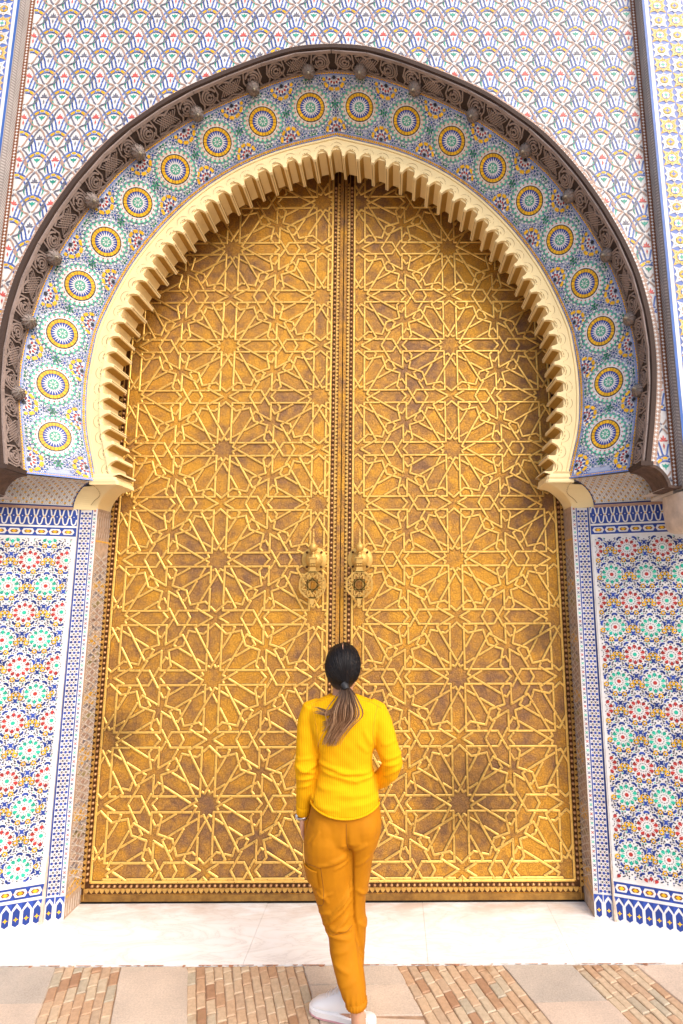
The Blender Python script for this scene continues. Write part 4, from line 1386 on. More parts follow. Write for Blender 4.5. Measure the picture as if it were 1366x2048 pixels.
def bracket():
    root = tag(empty("stone_bracket", (2.16, -0.70, 2.24)), "pale worn stone bracket block at the right edge under the star pilaster", "bracket")
    for sd_ in (1,):
        g = MB(); rings = []
        rn = random.Random(4)
        for h, k in ((2.235,.70),(2.245,.86),(2.27,.97),(2.32,1.0),(2.40,1.0),(2.452,1.0)):
            ring = []
            for i in range(16):
                a = 2*PI*i/16
                c, s = math.cos(a), math.sin(a)
                q = 0.5
                x = 2.12+math.copysign(abs(c)**q, c)*0.125*k; y = -0.60+math.copysign(abs(s)**q, s)*0.155*k
                ring.append((x+rn.uniform(-.003,.003), y, h))
            rings.append(ring)
        g.loft(rings, plain("worn_stone", (0.62, 0.52, 0.44), 0.85, bumps=0.6, bscale=30, var=0.2, vscale=14), smooth=True)
        g.obj("block", root)
        b = MB(); b.box((2.0, -0.62, 2.456), (2.7, -0.36, 2.474), GROUT); b.obj("ledge", root)
bracket()
# ------------------------------------------------------------------ golden doors
PP = 0.7765
def p6m_segments():
    """strap-work segments round one 12-fold centre, for lattice constant 1"""
    w, m, t, r1, r2 = 0.0605, 0.4395, 0.4480, 0.4510, 0.3760
    vt = (0.3245, 0.4395)          # corner of the small hexagon near the three-fold point
    base = [((w, w), (w, m)), ((w, w), (t, w)), ((w, m), vt), ((t, w), (t, 0.2253))]
    a0, a1, a2 = R(0), R(15), R(30)
    base += [((r1, 0), (r2*math.cos(a1), r2*math.sin(a1))), ((r2*math.cos(a1), r2*math.sin(a1)), (r1*math.cos(a2), r1*math.sin(a2)))]
    out = []
    for k in range(6):
        for mir in (1, -1):
            for a, b in base:
                res = []
                for x, y in (a, b):
                    # base is written with an M-type petal upwards: mirror about the vertical axis
                    x2 = x*mir
                    c, s = math.cos(R(60*k)), math.sin(R(60*k))
                    res.append((c*x2-s*y, s*x2+c*y))
                out.append(tuple(res))
    return out
SEGS = p6m_segments()

def seg_x(a, b, c, d):
    r = (b[0]-a[0], b[1]-a[1]); s = (d[0]-c[0], d[1]-c[1])
    den = r[0]*s[1]-r[1]*s[0]
    if abs(den) < 1e-9: return None
    q = (c[0]-a[0], c[1]-a[1])
    t = (q[0]*s[1]-q[1]*s[0])/den; u = (q[0]*r[1]-q[1]*r[0])/den
    return t, u

def clip_seg(a, b, box):
    x0, x1, z0, z1 = box
    t0, t1 = 0.0, 1.0
    dx, dz = b[0]-a[0], b[1]-a[1]
    for p, q in ((-dx, a[0]-x0), (dx, x1-a[0]), (-dz, a[1]-z0), (dz, z1-a[1])):
        if abs(p) < 1e-9:
            if q < 0: return None
        else:
            r = q/p
            if p < 0: t0 = max(t0, r)
            else: t1 = min(t1, r)
    if t1-t0 < 1e-3: return None
    return ((a[0]+dx*t0, a[1]+dz*t0), (a[0]+dx*t1, a[1]+dz*t1))

def bar_mesh(L, W=0.0155, H=0.0085, mat=None, nails=True, seed=0):
    """half-round strap lying in the XZ plane along +X from the origin"""
    rn = random.Random(seed)
    mb = MB()
    sec = [(-W/2, 0.0), (-W/2, H*.55), (-W*.24, H), (W*.24, H), (W/2, H*.55), (W/2, 0.0)]
    rows = []
    for x, k in ((0.0, 0.75), (0.003, 1.0), (L-0.003, 1.0), (L, 0.75)):
        rows.append([(x, -h*k, z) for z, h in sec])
    mb.grid(rows, mat or RIBM)
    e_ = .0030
    mb.faces([(-.001, -.0006, -W/2-e_), (L+.001, -.0006, -W/2-e_), (L+.001, -.0006, W/2+e_), (-.001, -.0006, W/2+e_)], [(0, 1, 2, 3)], SEAT)  # flat dark strip, a little wider than the rib on both sides
    n = len(sec)
    mb.faces([(p[0], p[1], p[2]) for p in rows[0]], [tuple(range(n))], mat or RIBM)
    mb.faces([(p[0], p[1], p[2]) for p in rows[-1]], [tuple(range(n))[::-1]], mat or RIBM)
    if nails and L > 0.05:
        k = 2 if L > 0.12 else 1
        for i in range(k):
            x = L*(i+0.5)/k+rn.uniform(-.01, .01); z = rn.uniform(-.002, .002)
            mb.poly([(x+.0026*math.cos(a), -H-.0007, z+.0026*math.sin(a)) for a in [PI/3*q for q in range(6)]][::-1], NAIL)
    return mb
_bars = {}
def bar(L):
    k = max(0.008, round(L/0.004)*0.004)
    key = (k, random.randint(0, 2))
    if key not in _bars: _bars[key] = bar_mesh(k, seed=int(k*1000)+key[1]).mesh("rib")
    return _bars[key]

def knocker(parent, x, zc):
    """plate centre at (x, zc)"""
    Y = -0.006
    root = empty("door_knocker", (x, Y, zc)); root.parent = parent; root.location = Vector((x, Y, zc))-parent.location
    root['label'] = "brass door knocker with a pierced round pendant"
    g = MB()
    g.lathe([(0.0,0.0),(0.086,0.0),(0.087,0.006),(0.082,0.009),(0.062,0.010),(0.058,0.014),(0.048,0.030),(0.028,0.042),(0.0,0.046)], KNOCK, (x, Y, zc), 'Y', 40)
    g.obj("back_plate", root)
    b = MB()
    for a in (45, 135, 225, 315):
        b.lathe([(0.0,.0),(.008,.0),(.0085,.008),(.006,.013),(0,.015)], CHANM, (x+.070*math.cos(R(a)), Y-.008, zc+.070*math.sin(R(a))), 'Y', 10)
    b.obj("plate_bolts", root)
    # spindle, block, ball and finial
    f = MB()
    yk = Y-0.060
    f.box((x-.020, yk-.018, zc-.030), (x+.020, yk+.03, zc+.006), KNOCK)
    f.box((x-.025, yk-.023, zc+.004), (x+.025, yk+.03, zc+.012), KNOCK)
    f.lathe([(.020,.012),(.018,.020),(.011,.028),(.010,.034),(.017,.038),(.009,.044),(.009,.050),(.022,.056),(.028,.070),(.0285,.082),(.024,.096),(.013,.106),(.009,.112),(.010,.116),(.0065,.120),(.005,.145),(.0085,.150),(.0085,.157),(.005,.160),(.009,.165),(.006,.172),(.003,.190),(.005,.196),(.004,.203),(0.0,.206)], KNOCK, (x, yk, zc), 'Z', 20)
    f.obj("finial", root)
    h = MB()
    for dx in (-.013, 0, .013):
        h.tube([(x+dx-.0055, yk-.004, zc-.040), (x+dx+.0055, yk-.004, zc-.040)], .010, KNOCK, n=10, smooth=True)
    h.box((x-.004, yk-.006, zc-.046), (x+.004, yk+.004, zc-.028), KNOCK)
    h.obj("hinge", root)
    # pierced pendant: scalloped rim, eight-fold star strap work and a drop
    m = MB(); yp = yk-0.004; T = 0.008
    cz = zc-0.172; RR = 0.083
    def bars(p, q, w):
        p = np.array(p); q = np.array(q); d = q-p; d = d/np.linalg.norm(d); n = np.array([-d[1], d[0]])*w*0.62
        c = [p+n, q+n, q-n, p-n]
        vf = [(x+a, yp-T, cz+b) for a, b in c]; vb = [(x+a, yp, cz+b) for a, b in c]
        m.faces(vf+vb, [(0,1,2,3),(7,6,5,4),(0,4,5,1),(1,5,6,2),(2,6,7,3),(3,7,4,0)], KNOCK)
    def ringc(cx, cy, r, w, n=12):
        for k in range(n):
            a, b2 = 2*PI*k/n, 2*PI*(k+1)/n
            bars((cx+r*math.cos(a), cy+r*math.sin(a)), (cx+r*math.cos(b2), cy+r*math.sin(b2)), w)
    n = 64; prev = None
    for k in range(n+1):
        a = 2*PI*k/n
        r = RR*(1+0.045*abs(math.sin(4*a)))
        p = (r*math.cos(a), r*math.sin(a))
        if prev: bars(prev, p, .009)
        prev = p
    for k in range(8):
        a, b2 = PI*k/4+PI/8, PI*(k+3)/4+PI/8
        bars((RR*.98*math.cos(a), RR*.98*math.sin(a)), (RR*.98*math.cos(b2), RR*.98*math.sin(b2)), .0062)
        aa = PI*k/4
        ringc(RR*.83*math.cos(aa), RR*.83*math.sin(aa), .0075, .0045, 8)
        bars((RR*.58*math.cos(aa), RR*.58*math.sin(aa)), (RR*.42*math.cos(aa+PI/8), RR*.42*math.sin(aa+PI/8)), .005)
        bars((RR*.58*math.cos(aa), RR*.58*math.sin(aa)), (RR*.42*math.cos(aa-PI/8), RR*.42*math.sin(aa-PI/8)), .005)
        bars((RR*.42*math.cos(aa-PI/8), RR*.42*math.sin(aa-PI/8)), (RR*.42*math.cos(aa+PI/8), RR*.42*math.sin(aa+PI/8)), .006)
    # neck and drop
    for pts in ([(-.019, .118), (-.021, .098), (-.034, .082), (.034, .082), (.021, .098), (.019, .118)],
                [(-.030, -.080), (-.014, -.098), (-.012, -.108), (-.013, -.120), (-.006, -.131), (0, -.137), (.006, -.131), (.013, -.120), (.012, -.108), (.014, -.098), (.030, -.080)]):
        vf = [(x+a, yp-T, cz+b) for a, b in pts]; vb = [(x+a, yp, cz+b) for a, b in pts]; k = len(pts)
        m.faces(vf+vb, [tuple(range(k)), tuple(range(k, 2*k))[::-1]]+[(i, i+k, (i+1) % k+k, (i+1) % k) for i in range(k)], KNOCK)
    m.obj("pendant", root, weld=True)

def leaf(side):
    # side -1: left leaf, +1: right leaf.  x positions from the meeting line at X=0.024
    if side < 0: xs, xe, cx, bx0, bx1 = 0.0225, -1.600, -0.808, -1.510, -0.058
    else: xs, xe, cx, bx0, bx1 = 0.0295, 1.600, 0.810, 0.108, 1.512
    root = tag(empty("door_leaf", (cx, 0.0, 0.0)), "tall %s leaf of the golden brass doors with raised star strapwork and a knocker" % ("left" if side < 0 else "right"), "door", "pair of golden brass doors")
    ZTOP = 5.25
    g = MB(); a, b = sorted((xs, xe))
    g.box((a, 0.0, 0.012), (b, 0.09, ZTOP), BRASS)
    g.obj("panel", root)
    box = (bx0, bx1, 0.128, ZTOP-0.02)
    # collect segments, drop duplicates, clip
    seen = {}; z0 = 0.573
    for i in range(-1, 8):
        for j in range(-2, 3):
            ox = cx+j*PP*math.sqrt(3)/2
            oz = z0+i*PP*1.0008+(PP/2 if j % 2 else 0)
            for p, q in SEGS:
                P = (ox+p[0]*PP, oz+p[1]*PP); Q = (ox+q[0]*PP, oz+q[1]*PP)
                c = clip_seg(P, Q, box)
                if not c: continue
                mx, mz = (c[0][0]+c[1][0])/2, (c[0][1]+c[1][1])/2
                if mz > 5.05 or (mz > 2.75 and not (abs(mx) < 1.50 and mz < 4.98)): pass
                key = tuple(round(v, 2) for v in (mx, mz, abs(c[1][0]-c[0][0]), abs(c[1][1]-c[0][1])))
                if key in seen: continue
                # hidden far behind the plaster arch
                if mz > 5.05 or (mz > 2.62 and abs(mx) > np.interp(mz, Bc[::-1, 1], Bc[::-1, 0])+.02): continue
                seen[key] = c
    segs = list(seen.values())
    # over / under: where two straps cross, one of them is cut away a little
    nseg = len(segs)
    A = np.array([s[0] for s in segs]); B_ = np.array([s[1] for s in segs])
    cuts = [[] for _ in segs]; cnt = [0]*nseg
    mn = np.minimum(A, B_); mxx = np.maximum(A, B_)
    for i in range(nseg):
        near = np.where((mn[:,0] < mxx[i,0]+.001) & (mxx[:,0] > mn[i,0]-.001) & (mn[:,1] < mxx[i,1]+.001) & (mxx[:,1] > mn[i,1]-.001))[0]
        for j in near:
            if j <= i: continue
            r = seg_x(A[i], B_[i], A[j], B_[j])
            if not r: continue
            t, u = r
            if 0.02 < t < 0.98 and 0.02 < u < 0.98:
                Li = np.linalg.norm(B_[i]-A[i]); Lj = np.linalg.norm(B_[j]-A[j])
                ai = math.atan2(*(B_[i]-A[i])[::-1]) % PI; aj = math.atan2(*(B_[j]-A[j])[::-1]) % PI
                under = i if (cnt[i] % 2 == 1 or (cnt[j] % 2 == 0 and int(ai*12/PI) % 2)) else j
                cnt[i] += 1; cnt[j] += 1
                s = abs(math.sin(ai-aj)); gap = 0.0078/max(s, .35)
                if under == i: cuts[i].append((t*Li, gap))
                else: cuts[j].append((u*Lj, gap))
    pieces = []
    for i in range(nseg):
        L = float(np.linalg.norm(B_[i]-A[i])); d = (B_[i]-A[i])/L
        pos = 0.0-0.004; ends = []
        for c, gp in sorted(cuts[i]):
            if c-gp > pos+0.006: ends.append((pos, c-gp))
            pos = c+gp
        if L+0.004 > pos+0.006: ends.append((pos, L+0.004))
        for a_, b_ in ends: pieces.append((A[i]+d*a_, A[i]+d*b_, b_-a_))
    # frame of the strap field
    frame = [((bx0, .122), (bx1, .122)), ((bx0, .122), (bx0, 3.9 if True else 0)), ((bx1, .122), (bx1, ZTOP))]
    if side > 0: frame = [((bx0, .122), (bx1, .122)), ((bx0, .122), (bx0, ZTOP)), ((bx1, .122), (bx1, 3.9))]
    fl = []
    for p, q in frame:
        p, q = np.array(p), np.array(q); L = np.linalg.norm(q-p); n = max(1, int(L/0.62)); 
        for k in range(n):
            a_ = p+(q-p)*k/n; b_ = p+(q-p)*(k+1)/n; d = (q-p)/L
            fl.append((a_+d*.001, b_-d*.001, L/n-.002))
    pieces.sort(key=lambda p: -p[2]/(3.6+0.25*abs((p[0][1]+p[1][1])/2-1.9)))
    chosen = fl+pieces[:300-len(fl)]; rest = pieces[300-len(fl):]
    for p, q, L in chosen:
        ang = -math.atan2(q[1]-p[1], q[0]-p[0])
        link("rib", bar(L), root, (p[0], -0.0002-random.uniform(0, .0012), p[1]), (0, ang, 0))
    st = MB()
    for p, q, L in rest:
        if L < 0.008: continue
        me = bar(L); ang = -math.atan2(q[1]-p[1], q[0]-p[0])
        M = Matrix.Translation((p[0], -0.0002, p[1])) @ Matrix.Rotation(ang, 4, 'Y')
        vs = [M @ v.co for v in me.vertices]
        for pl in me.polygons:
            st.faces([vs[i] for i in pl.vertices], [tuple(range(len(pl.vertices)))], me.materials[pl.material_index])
    st.obj("short_ribs", root, kind='stuff', weld=True)
    # dark channels that carry the studs
    inner = bx1 if side < 0 else bx0            # edge next to the meeting line
    outer = bx0 if side < 0 else bx1
    sgn = -side
    ch = MB()
    ic = inner+sgn*0.0215; oc = outer-sgn*0.0215
    ch.box((ic-.0125, -.0012, .10), (ic+.0125, .001, ZTOP), CHANM)
    ch.box((oc-.0125, -.0012, .082), (oc+.0125, .001, 3.9), CHANM)
    ch.box((min(oc, ic), -.0016, .088), (max(oc, ic), .001, .112), CHANM)
    ch.obj("stud_channel", root)
    # edging straps on either side of the channels
    ed = MB()
    for xx in (ic+sgn*.0145,): ed.box((xx-.002, -.006, .02), (xx+.002, .001, ZTOP), TRIMM)
    ed.box((oc-sgn*.0145-.002, -.006, .02), (oc-sgn*.0145+.002, .001, 3.9), TRIMM)
    ed.box((min(oc, ic), -.0062, .082), (max(oc, ic), .001, .086), TRIMM)
    ed.obj("edge_fillet", root)
    # domed studs
    s = MB(); s.lathe([(.0098,.0),(.0100,.004),(.0088,.009),(.0058,.0125),(.0,.014)], STUDM, (0,0,0), 'Y', 10)
    sm = s.mesh("stud")
    studs = []
    z = .100
    while z < 4.98: studs.append((ic, z)); z += 0.0345
    z = .135
    while z < 3.35: studs.append((oc, z)); z += 0.0345
    x = min(ic, oc)+.0
    n = int(abs(ic-oc)/0.0345)
    for k in range(1, n): studs.append((min(ic, oc)+abs(ic-oc)*k/n, .100))
    studs.sort(key=lambda p: abs(p[1]-1.2))
    for x, z in studs[:300]:
        link("stud", sm, root, (x, -.0012, z), (random.uniform(-.05,.05), 0, random.uniform(-.05,.05)))
    st = MB()
    for x, z in studs[300:]:
        vs = [v.co+Vector((x, -.0012, z)) for v in sm.vertices]
        st.faces(vs, [tuple(p.vertices) for p in sm.polygons], STUDM, True)
    st.obj("upper_studs", root, kind='stuff')
    # trefoil trim beside the meeting edge, down the outer edge and along the bottom
    tr = MB()
    def tref(x, z, dx, dz, L=.022, W=.024):
        """pointing along (dx,dz)"""
        P = [(-.002,-W*.5),(L*.35,-W*.5),(L*.55,-W*.34),(L*.72,-W*.30),(L*.88,-W*.10),(L,0),(L*.88,W*.10),(L*.72,W*.30),(L*.55,W*.34),(L*.35,W*.5),(-.002,W*.5)]
        top = [(x+dx*(a*.93)-dz*b*.9, -.0068, z+dz*(a*.93)+dx*b*.9) for a, b in P]
        bot = [(x+dx*a-dz*b, -.0005, z+dz*a+dx*b) for a, b in P]
        n = len(P)
        flip = True
        tr.faces(top+bot, [tuple(range(n))]+[(i, (i+1) % n, (i+1) % n+n, i+n) for i in range(n)], TRIMM)
    xi = ic+sgn*.0165
    z = .10
    while z < 5.0: tref(xi, z, sgn, 0, L=.0185); z += .0275
    z = .10
    while z < 3.4: tref(oc-sgn*.0165, z, -sgn, 0, L=.022); z += .0345
    x = min(ic, oc)
    while x < max(ic, oc): tref(x, .082, 0, -1, L=.026, W=.031); x += .0325
    tr.obj("leaf_trim", root, kind='stuff', weld=True)
    dk = MB()
    dk.box((min(xi, xi+sgn*.019), -.0004, .02), (max(xi, xi+sgn*.019), .0005, ZTOP), CHANM)
    xo = oc-sgn*.0165
    dk.box((min(xo, xo-sgn*.026), -.0004, .02), (max(xo, xo-sgn*.026), .0005, 3.9), CHANM)
    dk.box((min(oc, ic), -.0008, .054), (max(oc, ic), .0005, .084), CHANM)
    dk.obj("trim_ground", root)
    sill = MB(); sill.box((a+.002, -.004, .012), (b-.002, .0, .050), TRIMD); sill.obj("kick_strip", root)
    knocker(root, -0.150 if side < 0 else 0.162, 2.125)
TRIMD = brass("tarnished_brass", (0.20, 0.10, 0.035), (0.50, 0.28, 0.07), 0.5, 16, 0.4)
leaf(-1); leaf(1)
def gap():
    r = tag(empty("door_recess", (0, 0.1, 0)), "dark recess behind the narrow gap between and below the golden doors", "recess")
    m = MB(); m.box((-1.7, 0.095, -0.02), (1.7, 0.14, 5.4), DARK); m.box((-1.58, -.003, -.012), (1.575, .09, .0009), DARK); m.obj("dark_backing", r)
    r['kind'] = 'structure'
gap()
# ------------------------------------------------------------------ person
def bake(mb, name, parent, mat, voxel=0.006, smooth_it=6, disp=None):
    me = mb.mesh(name+"_src")
    bm = bmesh.new(); bm.from_mesh(me); bmesh.ops.recalc_face_normals(bm, faces=bm.faces); bm.to_mesh(me); bm.free()
    o = bpy.data.objects.new(name, me); COL.objects.link(o)
    md = o.modifiers.new("r", 'REMESH'); md.mode = 'VOXEL'; md.voxel_size = voxel; md.use_smooth_shade = True
    ms = o.modifiers.new("s", 'SMOOTH'); ms.iterations = smooth_it; ms.factor = 0.5
    dg = bpy.context.evaluated_depsgraph_get(); dg.update()
    ev = o.evaluated_get(dg); me2 = bpy.data.meshes.new_from_object(ev)
    bpy.data.objects.remove(o); bpy.data.meshes.remove(me)
    me2.name = name; me2.materials.clear(); me2.materials.append(mat)
    if disp:
        n = len(me2.vertices)
        co = np.empty(n*3); me2.vertices.foreach_get('co', co); co = co.reshape(-1, 3)
        nr = np.empty(n*3); me2.vertices.foreach_get('normal', nr); nr = nr.reshape(-1, 3)
        co = co+nr*disp(co, nr)[:, None]
        me2.vertices.foreach_set('co', co.ravel())
    me2.polygons.foreach_set('use_smooth', [True]*len(me2.polygons))
    me2.polygons.foreach_set('material_index', [0]*len(me2.polygons))
    me2.update()
    return link(name, me2, parent)

def ell(cx, cy, z, rx, ry, n=28, pw=2.2, tilt=None, yb=1.0):
    out = []
    for k in range(n):
        a = 2*PI*k/n; c, s = math.cos(a), math.sin(a)
        x = cx+math.copysign(abs(c)**(2/pw), c)*rx
        y = cy+math.copysign(abs(s)**(2/pw), s)*ry
        zz = z+(tilt((x-cx)/rx, (y-cy)/ry) if tilt else 0)
        out.append((x, y, zz))
    return out
def limb(mb, path, mat, n=16, flat=1.0):
    """path of (x,y,z,r); rounded tube"""
    mb.tube([p[:3] for p in path], [p[3] for p in path], mat, n=n, flat=flat)

def ball(mb, c, r, mat, n=14, m=9):
    rings = []
    for i in range(1, m):
        a = PI*i/m
        rings.append([(c[0]+r[0]*math.sin(a)*math.cos(2*PI*k/n), c[1]+r[1]*math.sin(a)*math.sin(2*PI*k/n), c[2]-r[2]*math.cos(a)) for k in range(n)])
    mb.loft(rings, mat)

def fold(co, p0, p1, width, amp):
    """ridge along the line p0-p1 seen from behind (x,z)"""
    p0 = np.array(p0); p1 = np.array(p1); d = p1-p0; L = np.linalg.norm(d); d = d/L
    q = co[:, [0, 2]]-p0; t = np.clip(q@d, 0, L); dist = np.linalg.norm(q-t[:, None]*d, axis=1)
    fade = np.sin(np.clip(t/L, 0.0, 1)*PI)**0.5 if L > 0 else 1
    return 1.9*amp*np.exp(-(dist/(width*.8))**2)*fade
 
def person():
    root = tag(empty("person", (0.16, -0.96, 0.0)), "woman with a dark ponytail in yellow sweater and mustard cargo trousers, hand in pocket", "person")
    SKIN, t, b = newmat("skin")
    n = noise_node(t, 14, 4, coord='World'); r = ramp(t, n.outputs[0], [(0.3, (0.46, 0.23, 0.14)), (0.7, (0.58, 0.31, 0.20))])
    t.links.new(r.outputs[0], b.inputs['Base Color']); b.inputs['Roughness'].default_value = 0.5
    b.inputs['Subsurface Weight'].default_value = 0.1; b.inputs['Subsurface Radius'].default_value = (0.02, 0.008, 0.004)
    # --- fabric
    SW, t, b = newmat("yellow_rib_knit")
    b.inputs['Base Color'].default_value = (0.88, 0.49, 0.012, 1); b.inputs['Roughness'].default_value = 0.9
    b.inputs['Specular IOR Level'].default_value = 0.15
    tc = nd(t, "ShaderNodeNewGeometry"); wv = nd(t, "ShaderNodeTexWave"); wv.wave_type = 'BANDS'; wv.bands_direction = 'X'
    wv.inputs['Scale'].default_value = 37; wv.inputs['Distortion'].default_value = 0.6; wv.inputs['Detail'].default_value = 1; wv.inputs['Detail Scale'].default_value = 0.3
    t.links.new(tc.outputs['Position'], wv.inputs[0])
    rr = ramp(t, wv.outputs[1], [(0.1, (0.74, 0.345, 0.0015)), (0.5, (0.84, 0.42, 0.003))])
    nn = noise_node(t, 12, 4, coord='World'); r5 = ramp(t, nn.outputs[0], [(0.3, (0.95, 0.95, 0.95)), (0.7, (1, 1, 1))])
    t.links.new(mixc(t, 1.0, rr.outputs[0], r5.outputs[0], 'MULTIPLY'), b.inputs['Base Color'])
    bump(t, b, wv.outputs[1], 0.4, 0.002)
    TR, t, b = newmat("mustard_twill")
    n1 = noise_node(t, 10, 4, coord='World'); r1 = ramp(t, n1.outputs[0], [(0.3, (0.41, 0.150, 0.001)), (0.7, (0.48, 0.182, 0.0015))])
    t.links.new(r1.outputs[0], b.inputs['Base Color']); b.inputs['Roughness'].default_value = 0.75
    b.inputs['Specular IOR Level'].default_value = 0.2
    n2 = noise_node(t, 400, 2, coord='World'); bump(t, b, n2.outputs[0], 0.15, 0.001)
    # --- body: one continuous surface
    B = MB()
    hx, hy = 0.142, -0.945
    # skull + face (looks away, +Y)
    rings = []
    for z, rx, ry, cy in ((1.432,.020,.025,.050),(1.440,.045,.055,.030),(1.462,.058,.075,.018),(1.49,.066,.086,.010),(1.53,.073,.094,.002),(1.56,.075,.097,-.002),(1.59,.074,.096,-.004),(1.62,.064,.082,-.004),(1.64,.046,.060,-.004),(1.652,.020,.026,-.004)):
        rings.append(ell(hx, hy+cy, z, rx, ry, 22, 2.1))
    B.loft(rings, SKIN)
    limb(B, [(hx, hy+.090, 1.545, .006), (hx, hy+.108, 1.522, .011), (hx, hy+.092, 1.508, .010)], SKIN, 8)      # nose
    for s in (-1, 1):                                                                                    # ears, brow, lips
        ball(B, (hx+s*.076, hy+.004, 1.535), (.008, .018, .030), SKIN)
        limb(B, [(hx+s*.012, hy+.090, 1.562, .007), (hx+s*.045, hy+.078, 1.560, .006)], SKIN, 6)
    limb(B, [(hx-.022, hy+.088, 1.485, .006), (hx, hy+.096, 1.487, .008), (hx+.022, hy+.088, 1.485, .006)], SKIN, 6)
    limb(B, [(hx, hy+.0, 1.48, .052), (hx, hy-.006, 1.43, .048), (hx, hy-.012, 1.40, .052), (hx+.002, hy-.012, 1.365, .075)], SKIN, 16)
    # torso
    rings = [ell(hx+.010, -.955, z, rx, ry, 24, 2.4) for z, rx, ry in ((.80,.13,.09),(.90,.135,.095),(1.0,.115,.08),(1.08,.105,.075),(1.2,.125,.085),(1.3,.145,.085),(1.36,.13,.07),(1.385,.08,.05))]
    B.loft(rings, SKIN)
    # arms with hands
    def hand(mb, wrist, dirv, side, curl=0.35, thumb=(0,1,0)):
        w = Vector(wrist); d = Vector(dirv).normalized(); a = Vector(side).normalized(); nrm = d.cross(a).normalized()
        rings = []
        for t_, hw, hh in ((0,.022,.017),(.02,.028,.016),(.05,.038,.015),(.078,.040,.013),(.088,.036,.010)):
            c = w+d*t_
            rings.append([c+a*hw*math.cos(2*PI*k/14)+nrm*hh*math.sin(2*PI*k/14) for k in range(14)])
        mb.loft(rings, SKIN)
        for i, (o, L, rad) in enumerate(((-.029,.058,.0082),(-.010,.072,.0088),(.010,.078,.0090),(.029,.070,.0088))):
            p = w+d*.078+a*o; pts = [(*p, rad)]
            ang = 0
            for s_, f in ((.45, curl), (.30, curl*1.3), (.25, curl*1.0)):
                ang += f; dd = d*math.cos(ang)+nrm*math.sin(ang)
                p = p+dd*L*s_; rad *= .93; pts.append((*p, rad))
            limb(mb, pts, SKIN, 8)
        p0 = w+d*.022+a*.024; p1 = p0+(a*.7+d*.7)*.034; p2 = p1+(a*.25+d*.95)*.030; p3 = p2+d*.020
        limb(mb, [(*p0,.012),(*p1,.0105),(*p2,.0095),(*p3,.007)], SKIN, 8)
    limb(B, [(-.0+.02, -.955, 1.345, .046), (-.035, -.965, 1.24, .038), (-.036, -.975, 1.12, .034), (-.040, -.960, 1.02, .030), (-.046, -.925, .915, .022), (-.044, -.915, .868, .0195)], SKIN, 14)
    hand(B, (-.044, -.915, .868), (.10, .10, -1), (.15, 1, .05), 0.30)
    limb(B, [(.30, -.955, 1.335, .046), (.355, -.965, 1.24, .038), (.395, -.975, 1.115, .034), (.350, -.900, 1.04, .030), (.285, -.820, .965, .021)], SKIN, 14)
    hand(B, (.285, -.820, .965), (-.55, .25, -.75), (-.5, .5, .6), 0.35)
    # legs and bare ankles
    limb(B, [(.09, -.96, .85, .065), (.10, -.965, .65, .055), (.135, -.965, .45, .045), (.165, -.990, .33, .048), (.212, -1.045, .22, .036), (.232, -1.070, .14, .030), (.238, -1.082, .085, .032), (.238, -1.085, .045, .033)], SKIN, 16)
    limb(B, [(.23, -.95, .85, .065), (.220, -.945, .65, .055), (.190, -.935, .45, .045), (.175, -.92, .33, .048), (.192, -.915, .20, .034), (.196, -.908, .11, .030), (.196, -.905, .06, .032)], SKIN, 16)
    limb(B, [(.238, -1.095, .040, .030), (.240, -1.02, .040, .028), (.242, -.95, .030, .022), (.243, -.89, .022, .014)], SKIN, 12)
    limb(B, [(.205, -.915, .040, .030), (.140, -.885, .040, .028), (.085, -.86, .030, .022), (.05, -.845, .022, .014)], SKIN, 12)
    bake(B, "body", root, SKIN, 0.005, 3)
    for s in (-1, 1):
        e = MB(); ball(e, (hx+s*.030, hy+.080, 1.545), (.011, .009, .008), plain("eye_white", (.8,.78,.75), .3) if s < 0 else bpy.data.materials["eye_white"]); e.obj("eye", root)

    # --- sweater
    S = MB()
    def T(z, x0, x1, ry, cy=-.955, pw=2.5, tilt=None):
        return ell((x0+x1)/2, cy, z, (x1-x0)/2, ry, 36, pw, tilt)
    hem = lambda u, v: 0.040*u*u-0.006*v+(0.010*(-u))
    S.loft([T(.900, .002, .316, .128, -.958, 2.4, hem), T(.945, -.001, .316, .128, -.958, 2.4, lambda u, v: hem(u, v)*.7), T(.99, .010, .307, .120, -.956), T(1.04, .024, .297, .110, -.953), T(1.075, .032, .289, .104, -.952),
            T(1.12, .034, .285, .102, -.953), T(1.16, .026, .290, .104, -.955), T(1.20, .012, .300, .108, -.957), T(1.26, -.008, .312, .110, -.960), T(1.32, -.022, .322, .105, -.962), T(1.36, -.020, .322, .092, -.962), T(1.388, .010, .290, .070, -.960), T(1.405, .045, .245, .056, -.958), T(1.418, .075, .210, .048, -.957)], SW)
    limb(S, [(.035, -.955, 1.362, .045), (-.000, -.958, 1.345, .058), (-.017, -.962, 1.29, .055), (-.020, -.968, 1.22, .053), (-.021, -.974, 1.15, .052), (-.026, -.976, 1.105, .053), (-.022, -.968, 1.06, .050), (-.026, -.955, 1.01, .045), (-.034, -.938, .95, .040), (-.040, -.925, .905, .033), (-.041, -.920, .885, .029)], SW, 20)
    limb(S, [(.265, -.955, 1.362, .045), (.302, -.958, 1.338, .056), (.328, -.962, 1.28, .056), (.348, -.968, 1.21, .054), (.368, -.974, 1.15, .052), (.381, -.972, 1.108, .050), (.365, -.945, 1.065, .048), (.330, -.900, 1.020, .044), (.295, -.850, .985, .038), (.280, -.826, .965, .032)], SW, 20)
